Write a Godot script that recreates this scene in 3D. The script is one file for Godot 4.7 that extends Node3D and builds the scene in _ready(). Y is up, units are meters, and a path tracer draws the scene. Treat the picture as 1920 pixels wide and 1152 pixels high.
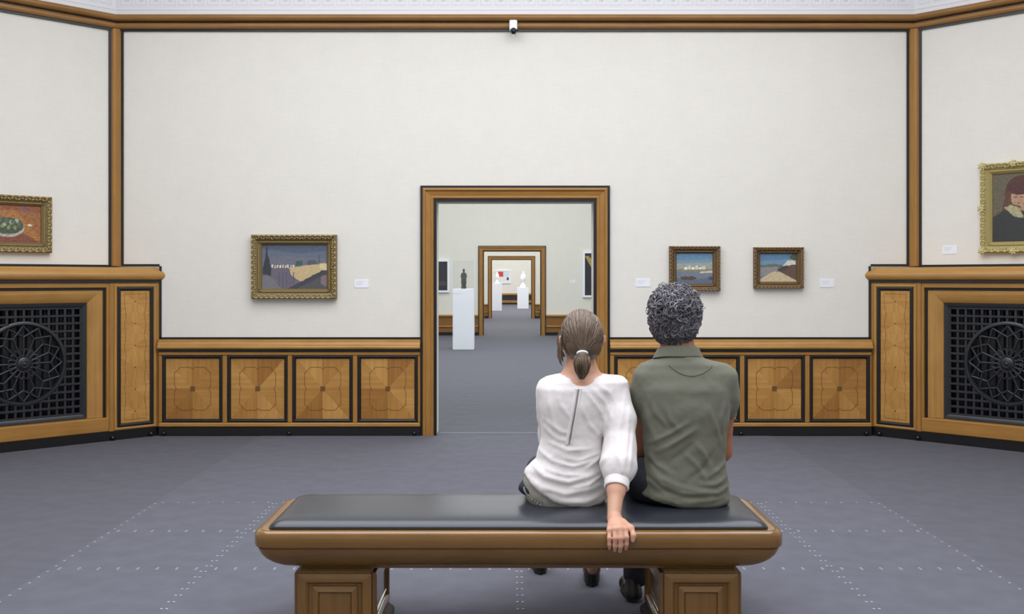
extends Node3D

# ---------------------------------------------------------------- mesh builder
class MB:
	var v := PackedVector3Array()
	var n := PackedVector3Array()
	var uv := PackedVector2Array()
	var c := PackedColorArray()
	var idx := PackedInt32Array()
	var col := Color.WHITE
	var grain := Vector3.RIGHT
	var uvo := Vector2.ZERO
	var move := Vector3.ZERO

	func vert(p: Vector3, nn: Vector3) -> int:
		var g := grain
		if absf(nn.dot(g)) > 0.9:
			g = Vector3.UP if absf(grain.y) < 0.5 else Vector3.RIGHT
		v.append(p + move)
		n.append(nn)
		uv.append(Vector2(p.dot(g), p.dot(nn.cross(g))) + uvo)
		c.append(col)
		return v.size() - 1

	func vuv(p: Vector3, nn: Vector3, t: Vector2) -> int:
		v.append(p + move)
		n.append(nn)
		uv.append(t + uvo)
		c.append(col)
		return v.size() - 1

	func tri_i(a: int, b: int, d: int) -> void:   # counter-clockwise seen from outside
		idx.append(a)
		idx.append(d)
		idx.append(b)

	func quad_i(a: int, b: int, d: int, e: int) -> void:
		tri_i(a, b, d)
		tri_i(a, d, e)

	func poly(p: Array, hint: Vector3) -> void:   # flat convex polygon facing hint
		var nn := Vector3.ZERO
		for i in range(1, p.size() - 1):
			nn += (p[i] - p[0]).cross(p[i + 1] - p[0])
		nn = nn.normalized()
		var q := p
		if nn.dot(hint) < 0.0:
			q = p.duplicate()
			q.reverse()
			nn = -nn
		var f := v.size()
		for x in q:
			vert(x, nn)
		for i in range(1, q.size() - 1):
			tri_i(f, f + i, f + i + 1)

	func box(at: Vector3, size: Vector3, bevel := 0.0) -> void:
		var h := size / 2.0
		var b := minf(bevel, minf(h.x, minf(h.y, h.z)) * 0.9)
		for ax in 3:
			var u := (ax + 1) % 3
			var w := (ax + 2) % 3
			for s in [-1.0, 1.0]:
				var q := []
				for k in [[-1, -1], [1, -1], [1, 1], [-1, 1]]:
					var p := Vector3.ZERO
					p[ax] = s * h[ax]
					p[u] = k[0] * (h[u] - b)
					p[w] = k[1] * (h[w] - b)
					q.append(at + p)
				var hint := Vector3.ZERO
				hint[ax] = s
				poly(q, hint)
			if b > 0.0:
				for s in [[-1, -1], [1, -1], [1, 1], [-1, 1]]:   # edges that run along ax
					var q := []
					for k in [[-1, 0], [1, 0], [1, 1], [-1, 1]]:
						var p := Vector3.ZERO
						p[ax] = k[0] * (h[ax] - b)
						p[u] = s[0] * (h[u] if k[1] == 0 else h[u] - b)
						p[w] = s[1] * (h[w] if k[1] == 1 else h[w] - b)
						q.append(at + p)
					var hint := Vector3.ZERO
					hint[u] = s[0]
					hint[w] = s[1]
					poly(q, hint)
		if b > 0.0:
			for sx in [-1, 1]:
				for sy in [-1, 1]:
					for sz in [-1, 1]:
						var s := Vector3(sx, sy, sz)
						poly([at + s * Vector3(h.x, h.y - b, h.z - b), at + s * Vector3(h.x - b, h.y, h.z - b), at + s * Vector3(h.x - b, h.y - b, h.z)], s)

	func prism(foot: Array, y0: float, y1: float) -> void:   # foot: Vector2(x, z) convex, any order round
		var mid := Vector2.ZERO
		for f in foot:
			mid += f
		mid /= foot.size()
		var top := []
		var bottom := []
		for i in foot.size():
			var a: Vector2 = foot[i]
			var b: Vector2 = foot[(i + 1) % foot.size()]
			top.append(Vector3(a.x, y1, a.y))
			bottom.append(Vector3(a.x, y0, a.y))
			var out := (a + b) / 2.0 - mid
			poly([Vector3(a.x, y0, a.y), Vector3(b.x, y0, b.y), Vector3(b.x, y1, b.y), Vector3(a.x, y1, a.y)], Vector3(out.x, 0, out.y))
		poly(top, Vector3.UP)
		poly(bottom, Vector3.DOWN)

	# profile (p, q) runs counter-clockwise; p points along T x B, q along B
	func sweep(prof: Array, path: Array, B: Vector3, closed := false, smooth_deg := 48.0, caps := true) -> void:
		var np := path.size()
		var frames := []
		var length := [0.0]
		for i in np:
			var tin := Vector3.ZERO
			var tout := Vector3.ZERO
			if closed or i > 0:
				tin = (path[i] - path[(i - 1 + np) % np]).normalized()
			if closed or i < np - 1:
				tout = (path[(i + 1) % np] - path[i]).normalized()
			if tin == Vector3.ZERO:
				tin = tout
			if tout == Vector3.ZERO:
				tout = tin
			var n1 := tin.cross(B).normalized()
			var n2 := tout.cross(B).normalized()
			var m := (n1 + n2).normalized()
			frames.append(m / maxf(0.2, m.dot(n1)))
			if i > 0:
				length.append(length[i - 1] + path[i].distance_to(path[i - 1]))
		var segs := np if closed else np - 1
		var ns := prof.size() - 1
		var dirs := []
		for j in ns:
			var d: Vector2 = (prof[j + 1] - prof[j]).normalized()
			dirs.append(Vector2(d.y, -d.x))
		var around := 0.0
		var ring := []
		for j in ns:
			var na: Vector2 = dirs[j]
			var nb: Vector2 = dirs[j]
			if j > 0 and rad_to_deg(absf(dirs[j].angle_to(dirs[j - 1]))) < smooth_deg:
				na = (dirs[j] + dirs[j - 1]).normalized()
			if j < ns - 1 and rad_to_deg(absf(dirs[j].angle_to(dirs[j + 1]))) < smooth_deg:
				nb = (dirs[j] + dirs[j + 1]).normalized()
			var step: float = prof[j].distance_to(prof[j + 1])
			for i in segs:
				var k := (i + 1) % np
				var T: Vector3 = (path[k] - path[i]).normalized()
				var N := T.cross(B).normalized()
				var l0: float = length[i]
				var l1: float = l0 + path[k].distance_to(path[i])
				var pa: Vector3 = path[i] + frames[i] * prof[j].x + B * prof[j].y
				var pb: Vector3 = path[k] + frames[k] * prof[j].x + B * prof[j].y
				var pc: Vector3 = path[k] + frames[k] * prof[j + 1].x + B * prof[j + 1].y
				var pd: Vector3 = path[i] + frames[i] * prof[j + 1].x + B * prof[j + 1].y
				var va := N * na.x + B * na.y
				var vb := N * nb.x + B * nb.y
				var a := vuv(pa, va, Vector2(l0, around))
				var b := vuv(pb, va, Vector2(l1, around))
				var d := vuv(pc, vb, Vector2(l1, around + step))
				var e := vuv(pd, vb, Vector2(l0, around + step))
				quad_i(a, b, d, e)
			around += step
		if caps and not closed:
			var first := []
			var last := []
			for j in prof.size():
				first.append(path[0] + frames[0] * prof[j].x + B * prof[j].y)
				last.append(path[np - 1] + frames[np - 1] * prof[j].x + B * prof[j].y)
			poly(first, path[0] - path[1])
			poly(last, path[np - 1] - path[np - 2])

	func tube(path: Array, radii: Array, sides := 6, caps := true) -> void:
		var np := path.size()
		var t0: Vector3 = (path[1] - path[0]).normalized()
		var x := t0.cross(Vector3.UP if absf(t0.y) < 0.9 else Vector3.RIGHT).normalized()
		var f := v.size()
		var l := 0.0
		for i in np:
			var t: Vector3 = (path[mini(i + 1, np - 1)] - path[maxi(i - 1, 0)]).normalized()
			x = (x - t * x.dot(t)).normalized()
			var y := t.cross(x)
			if i > 0:
				l += path[i].distance_to(path[i - 1])
			for k in sides:
				var a := TAU * k / sides
				var d := x * cos(a) + y * sin(a)
				vuv(path[i] + d * radii[i], d, Vector2(l, radii[i] * a))
		for i in np - 1:
			for k in sides:
				var k2 := (k + 1) % sides
				quad_i(f + i * sides + k, f + i * sides + k2, f + (i + 1) * sides + k2, f + (i + 1) * sides + k)
		if caps:
			for e in [0, np - 1]:
				var d: Vector3 = (path[0] - path[1]) if e == 0 else (path[np - 1] - path[np - 2])
				var q := []
				for k in sides:
					q.append(v[f + e * sides + k] - move)
				poly(q, d)

	func lathe(prof: Array, at: Vector3, segs := 24) -> void:   # prof: Vector2(radius, y), bottom to top
		var np := prof.size()
		var f := v.size()
		for j in np:
			var d: Vector2 = (prof[mini(j + 1, np - 1)] - prof[maxi(j - 1, 0)]).normalized()
			for k in segs + 1:
				var a := TAU * k / segs
				var nn := Vector3(cos(a) * d.y, -d.x, sin(a) * d.y)
				vuv(at + Vector3(cos(a) * prof[j].x, prof[j].y, sin(a) * prof[j].x), nn.normalized(), Vector2(a * 0.1, prof[j].y))
		for j in np - 1:
			for k in segs:
				var p := f + j * (segs + 1) + k
				quad_i(p, p + segs + 1, p + segs + 2, p + 1)

	func ball(at: Vector3, r: Vector3, segs := 10, rings := 6, turn := Basis()) -> void:
		var f := v.size()
		for j in rings + 1:
			var b := PI * j / rings - PI / 2
			for k in segs + 1:
				var a := TAU * k / segs
				var d := Vector3(cos(b) * cos(a), sin(b), cos(b) * sin(a))
				vuv(at + turn * (d * r), (turn * (d / r)).normalized(), Vector2(a, b))
		for j in rings:
			for k in segs:
				var p := f + j * (segs + 1) + k
				quad_i(p, p + segs + 1, p + segs + 2, p + 1)

	# rounded rectangles stacked: levels [half_x, half_z, corner, y], bottom to top
	func stack(levels: Array, at := Vector3.ZERO, smooth_deg := 50.0, per := 6, cap_bottom := true, cap_top := true) -> void:
		var rings := []
		for l in levels:
			var r: float = maxf(0.0005, l[2])
			var ring := []
			for q in 4:
				var cx: float = (l[0] - r) * [1, -1, -1, 1][q]
				var cz: float = (l[1] - r) * [1, 1, -1, -1][q]
				for k in per + 1:
					var a := PI / 2 * (q + float(k) / per)
					ring.append([at + Vector3(cx + cos(a) * r, l[3], cz + sin(a) * r), Vector2(cos(a), sin(a))])
			rings.append(ring)
		var m: int = rings[0].size()
		var slopes := []
		for j in levels.size() - 1:
			slopes.append(Vector2(levels[j + 1][3] - levels[j][3], levels[j][1] - levels[j + 1][1]).normalized())   # (outward, up)
		for j in levels.size() - 1:
			var sa: Vector2 = slopes[j]
			var sb: Vector2 = slopes[j]
			if j > 0 and rad_to_deg(absf(sa.angle_to(slopes[j - 1]))) < smooth_deg:
				sa = (sa + slopes[j - 1]).normalized()
			if j < slopes.size() - 1 and rad_to_deg(absf(sb.angle_to(slopes[j + 1]))) < smooth_deg:
				sb = (sb + slopes[j + 1]).normalized()
			var f := v.size()
			var l := 0.0
			for k in m + 1:
				var a: Array = rings[j][k % m]
				var b: Array = rings[j + 1][k % m]
				if k > 0:
					l += a[0].distance_to(rings[j][k - 1][0])
				vuv(a[0], Vector3(a[1].x * sa.x, sa.y, a[1].y * sa.x), Vector2(l, levels[j][3] - levels[j][1]))
				vuv(b[0], Vector3(b[1].x * sb.x, sb.y, b[1].y * sb.x), Vector2(l, levels[j + 1][3] - levels[j + 1][1]))
			for k in m:
				quad_i(f + k * 2, f + k * 2 + 1, f + k * 2 + 3, f + k * 2 + 2)
		if cap_bottom:
			var q := []
			for x in rings[0]:
				q.append(x[0])
			poly(q, Vector3.DOWN)
		if cap_top:
			var q := []
			for x in rings[levels.size() - 1]:
				q.append(x[0])
			poly(q, Vector3.UP)

	func mesh() -> ArrayMesh:
		var a := []
		a.resize(Mesh.ARRAY_MAX)
		a[Mesh.ARRAY_VERTEX] = v
		a[Mesh.ARRAY_NORMAL] = n
		a[Mesh.ARRAY_TEX_UV] = uv
		a[Mesh.ARRAY_COLOR] = c
		a[Mesh.ARRAY_INDEX] = idx
		var m := ArrayMesh.new()
		m.add_surface_from_arrays(Mesh.PRIMITIVE_TRIANGLES, a)
		return m

# ---------------------------------------------------------------- distance fields for people
class Field:
	var caps := []          # [a, b, ra, rb, blend]
	var balls := []         # [centre, radii, blend]
	var slices := []        # [y, centre x, half width, centre z, half depth], bottom to top
	var slice_blend := 0.03
	var power := 2.3
	var cut := []           # [point, normal]: keeps the side the normal points away from
	var holes := []         # [centre, radii]
	var hem := []           # Vector2(x, y): keeps what lies above the line
	var caps_a := PackedVector3Array()
	var caps_d := PackedVector3Array()
	var caps_r := PackedVector2Array()
	var caps_k := PackedFloat32Array()
	var caps_i := PackedFloat32Array()

	func capsule(a: Vector3, b: Vector3, ra: float, rb: float, k := 0.02) -> void:
		caps_a.append(a)
		caps_d.append(b - a)
		caps_r.append(Vector2(ra, rb))
		caps_k.append(k)
		caps_i.append(1.0 / maxf(1e-8, (b - a).length_squared()))

	func chain(p: Array, r: Array, k := 0.02) -> void:
		for i in p.size() - 1:
			capsule(p[i], p[i + 1], r[i], r[i + 1], k)

	func smin(a: float, b: float, k: float) -> float:
		var h := maxf(k - absf(a - b), 0.0) / k
		return minf(a, b) - h * h * k * 0.25

	func trunk(p: Vector3) -> float:
		var m := slices.size()
		var y := clampf(p.y, slices[0][0], slices[m - 1][0])
		var i := 0
		while i < m - 2 and slices[i + 1][0] < y:
			i += 1
		var s: Array = slices[i]
		var e: Array = slices[i + 1]
		var t: float = (y - s[0]) / (e[0] - s[0])
		t = t * t * (3.0 - 2.0 * t) * 0.5 + t * 0.5
		var hw: float = lerpf(s[2], e[2], t)
		var hd: float = lerpf(s[4], e[4], t)
		var qx: float = absf(p.x - lerpf(s[1], e[1], t)) / hw
		var qz: float = absf(p.z - lerpf(s[3], e[3], t)) / hd
		var l := pow(pow(qx, power) + pow(qz, power), 1.0 / power)
		var d := (l - 1.0) * minf(hw, hd)
		var dy := absf(p.y - y)
		if dy > 0.0:
			d = Vector2(maxf(d, 0.0), dy).length()
		return d

	func at(p: Vector3) -> float:
		var d := 10.0
		if slices:
			d = trunk(p)
		for i in caps_a.size():
			var pa := p - caps_a[i]
			var h := clampf(pa.dot(caps_d[i]) * caps_i[i], 0.0, 1.0)
			var e := (pa - caps_d[i] * h).length() - lerpf(caps_r[i].x, caps_r[i].y, h)
			var k := caps_k[i]
			var g := maxf(k - absf(d - e), 0.0) / k
			d = minf(d, e) - g * g * k * 0.25
		for b in balls:
			var q: Vector3 = (p - b[0]) / b[1]
			var l := q.length()
			var r: Vector3 = b[1]
			var e := (l - 1.0) * minf(r.x, minf(r.y, r.z)) if l < 1.0 else l * (l - 1.0) / maxf(1e-6, (q / r).length())
			d = smin(d, e, b[2])
		for b in holes:
			var q: Vector3 = (p - b[0]) / b[1]
			var r: Vector3 = b[1]
			d = maxf(d, (1.0 - q.length()) * minf(r.x, minf(r.y, r.z)))
		for b in cut:
			d = maxf(d, (p - b[0]).dot(b[1]))
		if hem:
			var y: float = hem[hem.size() - 1].y
			for i in hem.size():
				if p.x < hem[i].x:
					y = hem[i].y if i == 0 else lerpf(hem[i - 1].y, hem[i].y, (p.x - hem[i - 1].x) / (hem[i].x - hem[i - 1].x))
					break
			d = maxf(d, y - p.y)
		return d

# surface nets; returns [vertices, triangle indices counter-clockwise from outside]
func nets(f: Field, lo: Vector3, hi: Vector3, cell: float) -> Array:
	var B := 4
	var bx := int(ceil((hi.x - lo.x) / cell / B)) + 1
	var by := int(ceil((hi.y - lo.y) / cell / B)) + 1
	var bz := int(ceil((hi.z - lo.z) / cell / B)) + 1
	var nx := bx * B
	var ny := by * B
	var nz := bz * B
	var val := PackedFloat32Array()
	val.resize(nx * ny * nz)
	var active := []
	var reach := cell * B * 1.35
	for k in bz:
		for j in by:
			for i in bx:
				var d := f.at(lo + Vector3(i + 0.5, j + 0.5, k + 0.5) * (cell * B))
				var near := absf(d) < reach
				if near:
					active.append(Vector3i(i, j, k))
				for z in range(k * B, k * B + B):
					for y in range(j * B, j * B + B):
						var o := (z * ny + y) * nx + i * B
						for x in B:
							val[o + x] = f.at(lo + Vector3(i * B + x, y, z) * cell) if near else d
	var ids := PackedInt32Array()
	ids.resize(nx * ny * nz)
	ids.fill(-1)
	var verts := PackedVector3Array()
	var tris := PackedInt32Array()
	var sx := 1
	var sy := nx
	var sz := nx * ny
	var offs := [0, sx, sy, sx + sy, sz, sx + sz, sy + sz, sx + sy + sz]
	var edges := [[0, 1], [2, 3], [4, 5], [6, 7], [0, 2], [1, 3], [4, 6], [5, 7], [0, 4], [1, 5], [2, 6], [3, 7]]
	var corner := []
	for q in 8:
		corner.append(Vector3(q & 1, (q >> 1) & 1, (q >> 2) & 1))
	for b in active:
		for z in range(b.z * B, mini(b.z * B + B, nz - 1)):
			for y in range(b.y * B, mini(b.y * B + B, ny - 1)):
				for x in range(b.x * B, mini(b.x * B + B, nx - 1)):
					var o := (z * ny + y) * nx + x
					var neg := 0
					for q in 8:
						if val[o + offs[q]] < 0.0:
							neg += 1
					if neg == 0 or neg == 8:
						continue
					var sum := Vector3.ZERO
					var cnt := 0
					for e in edges:
						var a := val[o + offs[e[0]]]
						var c := val[o + offs[e[1]]]
						if (a < 0.0) != (c < 0.0):
							sum += corner[e[0]].lerp(corner[e[1]], a / (a - c))
							cnt += 1
					ids[o] = verts.size()
					verts.append(lo + (Vector3(x, y, z) + sum / cnt) * cell)
	var strides := [sx, sy, sz]
	for b in active:
		for z in range(maxi(1, b.z * B), mini(b.z * B + B, nz - 1)):
			for y in range(maxi(1, b.y * B), mini(b.y * B + B, ny - 1)):
				for x in range(maxi(1, b.x * B), mini(b.x * B + B, nx - 1)):
					var o := (z * ny + y) * nx + x
					var inside := val[o] < 0.0
					for ax in 3:
						if (val[o + strides[ax]] < 0.0) == inside:
							continue
						var u: int = strides[(ax + 1) % 3]
						var w: int = strides[(ax + 2) % 3]
						var p0 := ids[o]
						var p1 := ids[o - u]
						var p2 := ids[o - u - w]
						var p3 := ids[o - w]
						if p0 < 0 or p1 < 0 or p2 < 0 or p3 < 0:
							continue
						if inside:
							tris.append_array([p0, p1, p2, p0, p2, p3])
						else:
							tris.append_array([p0, p2, p1, p0, p3, p2])
	return [verts, tris]

func soft_normals(verts: PackedVector3Array, tris: PackedInt32Array) -> PackedVector3Array:
	var nn := PackedVector3Array()
	nn.resize(verts.size())
	for i in range(0, tris.size(), 3):
		var a := tris[i]
		var b := tris[i + 1]
		var c := tris[i + 2]
		var x := (verts[b] - verts[a]).cross(verts[c] - verts[a])
		nn[a] += x
		nn[b] += x
		nn[c] += x
	for i in nn.size():
		nn[i] = nn[i].normalized()
	return nn

# puts a netted field into a builder; folds: [points, height, width] ridges on faces that look along +z (or any face when facing is off)
func add_field(mb: MB, f: Field, lo: Vector3, hi: Vector3, cell: float, folds := [], rough := 0.0, smooth := 1) -> void:
	var r := nets(f, lo, hi, cell)
	var verts: PackedVector3Array = r[0]
	var tris: PackedInt32Array = r[1]
	for s in smooth:
		var sum := PackedVector3Array()
		sum.resize(verts.size())
		var cnt := PackedFloat32Array()
		cnt.resize(verts.size())
		for i in range(0, tris.size(), 3):
			for e in 3:
				var a := tris[i + e]
				var b := tris[i + (e + 1) % 3]
				sum[a] += verts[b]
				cnt[a] += 1.0
		for i in verts.size():
			if cnt[i] > 0.0:
				verts[i] = verts[i].lerp(sum[i] / cnt[i], 0.5)
	var nn := soft_normals(verts, tris)
	if folds or rough > 0.0:
		var noise := FastNoiseLite.new()
		noise.seed = 7
		noise.frequency = 9.0
		noise.fractal_octaves = 3
		for i in verts.size():
			var p := verts[i]
			var d := noise.get_noise_3dv(p) * rough
			var weight := clampf(nn[i].z * 1.6 + 0.35, 0.0, 1.0)
			if weight > 0.0:
				var q := Vector2(p.x, p.y)
				for fold in folds:
					var best := 9.0
					var along := 0.0
					var pts: Array = fold[0]
					for k in pts.size() - 1:
						var ab: Vector2 = pts[k + 1] - pts[k]
						var h: float = clampf((q - pts[k]).dot(ab) / ab.length_squared(), 0.0, 1.0)
						var e: float = (q - pts[k] - ab * h).length()
						if e < best:
							best = e
							along = (k + h) / (pts.size() - 1)
					if best < fold[2] * 2.5:
						d += fold[1] * exp(-pow(best / fold[2], 2.0)) * weight * pow(sin(PI * clampf(along, 0.04, 0.96)), 0.5)
			verts[i] = p + nn[i] * d
		nn = soft_normals(verts, tris)
	var first := mb.v.size()
	for i in verts.size():
		mb.vuv(verts[i], nn[i], Vector2(verts[i].x, verts[i].y))
	for i in range(0, tris.size(), 3):
		mb.tri_i(first + tris[i], first + tris[i + 1], first + tris[i + 2])

func surface_z(mb: MB, x: float, y: float, reach := 0.007) -> float:   # how far out along +z the built cloth lies at (x, y)
	var best := -9.0
	var q := Vector2(x, y)
	for p in mb.v:
		var w := p - mb.move
		if w.z > best and q.distance_squared_to(Vector2(w.x, w.y)) < reach * reach:
			best = w.z
	return best

# ---------------------------------------------------------------- nodes
var taken := {}

func numbered(called: String) -> String:
	if not taken.has(called):
		taken[called] = 0
		return called
	taken[called] += 1
	return "%s_%03d" % [called, taken[called]]

func tag(o: Node, label: String, category: String, group := "") -> Node:
	o.set_meta("label", label)
	o.set_meta("category", category)
	if group:
		o.set_meta("group", group)
	return o

func thing(called: String, label: String, category: String, at := Vector3.ZERO, turn := 0.0, group := "") -> Node3D:
	var o := Node3D.new()
	o.name = numbered(called)
	add_child(o)
	o.position = at
	o.rotation.y = turn
	tag(o, label, category, group)
	return o

func part(called: String, mb: MB, m: Material, parent: Node) -> MeshInstance3D:
	return shared(called, mb.mesh(), m, parent)

func shared(called: String, me: Mesh, m: Material, parent: Node) -> MeshInstance3D:
	var o := MeshInstance3D.new()
	o.mesh = me
	o.material_override = m
	o.name = called
	parent.add_child(o, true)
	return o

func structure(called: String, mb: MB, m: Material, at := Vector3.ZERO, turn := 0.0) -> MeshInstance3D:
	var o := part(numbered(called), mb, m, self)
	o.position = at
	o.rotation.y = turn
	o.set_meta("kind", "structure")
	return o

func structure_root(called: String, at := Vector3.ZERO, turn := 0.0) -> Node3D:
	var o := Node3D.new()
	o.name = numbered(called)
	add_child(o)
	o.position = at
	o.rotation.y = turn
	o.set_meta("kind", "structure")
	return o

# ---------------------------------------------------------------- materials
var M := {}
var rng := RandomNumberGenerator.new()

func mat(color: Color, rough: float, extra := {}) -> StandardMaterial3D:
	var m := StandardMaterial3D.new()
	m.albedo_color = color
	m.roughness = rough
	for k in extra:
		m.set(k, extra[k])
	return m

func noise_image(sd: int, w: int, h: int, freq: float, octaves: int, to := Vector2i.ZERO) -> Image:
	var f := FastNoiseLite.new()
	f.seed = sd
	f.noise_type = FastNoiseLite.TYPE_SIMPLEX_SMOOTH
	f.frequency = freq
	f.fractal_octaves = octaves
	var im := f.get_seamless_image(w, h)
	if to != Vector2i.ZERO:
		im.convert(Image.FORMAT_RGB8)
		im.resize(to.x, to.y, Image.INTERPOLATE_CUBIC)
	return im

func wood_texture() -> ImageTexture:
	var w := 512
	var streak := noise_image(3, 24, w, 0.035, 4, Vector2i(w, w))
	var fine := noise_image(5, 48, w, 0.16, 2, Vector2i(w, w))
	var cloud := noise_image(9, 64, 64, 0.05, 3, Vector2i(w, w))
	var im := Image.create(w, w, false, Image.FORMAT_RGB8)
	for y in w:
		for x in w:
			var t := streak.get_pixel(x, y).r * 0.45 + fine.get_pixel(x, y).r * 0.25 + cloud.get_pixel(x, y).r * 0.3
			t = clampf((t - 0.5) * 1.3 + 0.5, 0.0, 1.0)
			im.set_pixel(x, y, Color(0.84, 0.80, 0.74).lerp(Color(1.0, 0.99, 0.97), t))
	return ImageTexture.create_from_image(im)

func cloth_texture(sd: int, lowest: float, w := 512) -> ImageTexture:
	var across := noise_image(sd, 32, w, 0.22, 2, Vector2i(w, w))
	var along := noise_image(sd + 1, w, 32, 0.22, 2, Vector2i(w, w))
	var cloud := noise_image(sd + 2, 128, 128, 0.03, 3, Vector2i(w, w))
	var im := Image.create(w, w, false, Image.FORMAT_RGB8)
	for y in w:
		for x in w:
			var t := across.get_pixel(x, y).r * 0.45 + along.get_pixel(x, y).r * 0.3 + cloud.get_pixel(x, y).r * 0.25
			var g := lerpf(lowest, 1.0, clampf((t - 0.5) * 1.6 + 0.5, 0.0, 1.0))
			im.set_pixel(x, y, Color(g, g, g))
	return ImageTexture.create_from_image(im)

func speckle_texture(sd: int, lowest: float, freq := 0.35, w := 512) -> ImageTexture:
	var a := noise_image(sd, w, w, freq, 2)
	var b := noise_image(sd + 4, 128, 128, 0.03, 3, Vector2i(w, w))
	var im := Image.create(w, w, false, Image.FORMAT_RGB8)
	for y in w:
		for x in w:
			var t := a.get_pixel(x, y).r * 0.6 + b.get_pixel(x, y).r * 0.4
			var g := lerpf(lowest, 1.0, clampf((t - 0.5) * 1.8 + 0.5, 0.0, 1.0))
			im.set_pixel(x, y, Color(g, g, g))
	return ImageTexture.create_from_image(im)

func make_materials() -> void:
	var grain := wood_texture()
	var wood := func(color: Color, rough := 0.34) -> StandardMaterial3D:
		return mat(color, rough, {"albedo_texture": grain, "uv1_scale": Vector3(0.8, 1.7, 1), "metallic_specular": 0.45})
	M.wood = wood.call(Color8(174, 130, 68))
	M.wood_light = wood.call(Color8(188, 145, 82))
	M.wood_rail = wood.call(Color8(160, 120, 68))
	M.wood_dark = wood.call(Color8(144, 104, 56))
	M.bench = wood.call(Color8(142, 106, 54), 0.24)
	M.bench.clearcoat_enabled = true
	M.bench.clearcoat = 0.6
	M.bench.clearcoat_roughness = 0.16
	M.veneer = []
	for c in [Color8(202, 156, 88), Color8(186, 138, 72), Color8(168, 120, 60), Color8(194, 147, 80), Color8(177, 129, 66)]:
		M.veneer.append(wood.call(c, 0.36))
	M.inlay = mat(Color8(112, 76, 38), 0.4)
	M.black = mat(Color8(20, 20, 22), 0.36)
	M.iron = mat(Color8(36, 38, 43), 0.32)
	var wall_cloth := cloth_texture(21, 0.972)
	var cloth := func(color: Color) -> StandardMaterial3D:
		return mat(color, 0.9, {"albedo_texture": wall_cloth, "uv1_triplanar": true, "uv1_scale": Vector3(0.8, 0.8, 0.8), "heightmap_enabled": true, "heightmap_texture": wall_cloth, "heightmap_scale": 0.04})
	M.fabric = cloth.call(Color8(231, 228, 219))
	M.fabric_far = cloth.call(Color8(228, 227, 216))
	M.plaster = mat(Color8(232, 234, 237), 0.8)
	M.ceiling = mat(Color8(236, 236, 236), 0.85)
	var pile := speckle_texture(41, 0.9)
	var carpet := func(color: Color) -> StandardMaterial3D:
		return mat(color, 0.95, {"albedo_texture": pile, "uv1_triplanar": true, "uv1_world_triplanar": true, "uv1_scale": Vector3(1.3, 1.3, 1.3), "heightmap_enabled": true, "heightmap_texture": pile, "heightmap_scale": 0.12})
	M.carpet = carpet.call(Color8(92, 93, 102))
	M.carpet_strip = carpet.call(Color8(97, 98, 108))
	M.stud = mat(Color8(164, 167, 176), 0.5)
	M.strip = mat(Color8(150, 153, 160), 0.4, {"metallic": 0.5})
	var hide := speckle_texture(61, 0.8, 0.22, 256)
	M.leather = mat(Color8(36, 40, 49), 0.3, {"uv1_triplanar": true, "uv1_scale": Vector3(9, 9, 9), "heightmap_enabled": true, "heightmap_texture": hide, "heightmap_scale": 0.03, "metallic_specular": 0.55})
	M.white = mat(Color8(236, 240, 246), 0.5)
	M.white_gloss = mat(Color8(244, 245, 247), 0.25)
	M.grey_plastic = mat(Color8(214, 216, 218), 0.4)
	M.black_gloss = mat(Color8(16, 17, 19), 0.15)
	M.gilt = [mat(Color8(124, 106, 66), 0.45, {"metallic": 0.15}), mat(Color8(184, 168, 118), 0.38, {"metallic": 0.2})]
	M.gilt_brown = [mat(Color8(104, 82, 54), 0.45, {"metallic": 0.15}), mat(Color8(160, 134, 92), 0.4, {"metallic": 0.2})]
	M.gilt_pale = [mat(Color8(168, 154, 98), 0.42, {"metallic": 0.15}), mat(Color8(206, 194, 140), 0.38, {"metallic": 0.2})]
	M.card = mat(Color8(236, 239, 244), 0.6)
	M.print = mat(Color8(206, 211, 220), 0.8)
	M.glass = mat(Color(0.5, 0.52, 0.52, 0.02), 0.03, {"transparency": BaseMaterial3D.TRANSPARENCY_ALPHA})
	M.bronze = mat(Color8(34, 38, 34), 0.5)
	M.glow = mat(Color8(240, 244, 250), 0.6, {"emission_enabled": true, "emission": Color8(240, 246, 255), "emission_energy_multiplier": 1.2})
	M.skin = mat(Color8(206, 156, 130), 0.5, {"subsurf_scatter_enabled": true, "subsurf_scatter_strength": 0.12})
	M.skin_tan = mat(Color8(166, 112, 82), 0.5, {"subsurf_scatter_enabled": true, "subsurf_scatter_strength": 0.1})
	var weave := cloth_texture(81, 0.95, 256)
	M.blouse = mat(Color8(238, 233, 232), 0.85, {"albedo_texture": weave, "uv1_triplanar": true, "uv1_scale": Vector3(4, 4, 4), "rim_enabled": true, "rim": 0.2, "rim_tint": 0.5})
	M.lace = mat(Color8(200, 196, 186), 0.95, {"albedo_texture": speckle_texture(91, 0.55, 0.3, 256), "uv1_triplanar": true, "uv1_scale": Vector3(5, 5, 5)})
	M.polo = mat(Color8(112, 113, 99), 0.9, {"albedo_texture": weave, "uv1_triplanar": true, "uv1_scale": Vector3(6, 6, 6), "rim_enabled": true, "rim": 0.25, "rim_tint": 0.6})
	M.denim = mat(Color8(38, 42, 56), 0.9, {"albedo_texture": weave, "uv1_triplanar": true, "uv1_scale": Vector3(8, 8, 8)})
	M.trousers = mat(Color8(40, 42, 50), 0.9)
	M.shoe_brown = mat(Color8(92, 56, 40), 0.35)
	M.shoe_dark = mat(Color8(40, 34, 30), 0.4)
	M.sole = mat(Color8(22, 20, 20), 0.6)
	M.hair = mat(Color.WHITE, 0.42, {"vertex_color_use_as_albedo": true})
	M.hair_brown = mat(Color8(112, 92, 74), 0.5)
	M.hair_grey = mat(Color8(70, 68, 72), 0.6)
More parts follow.
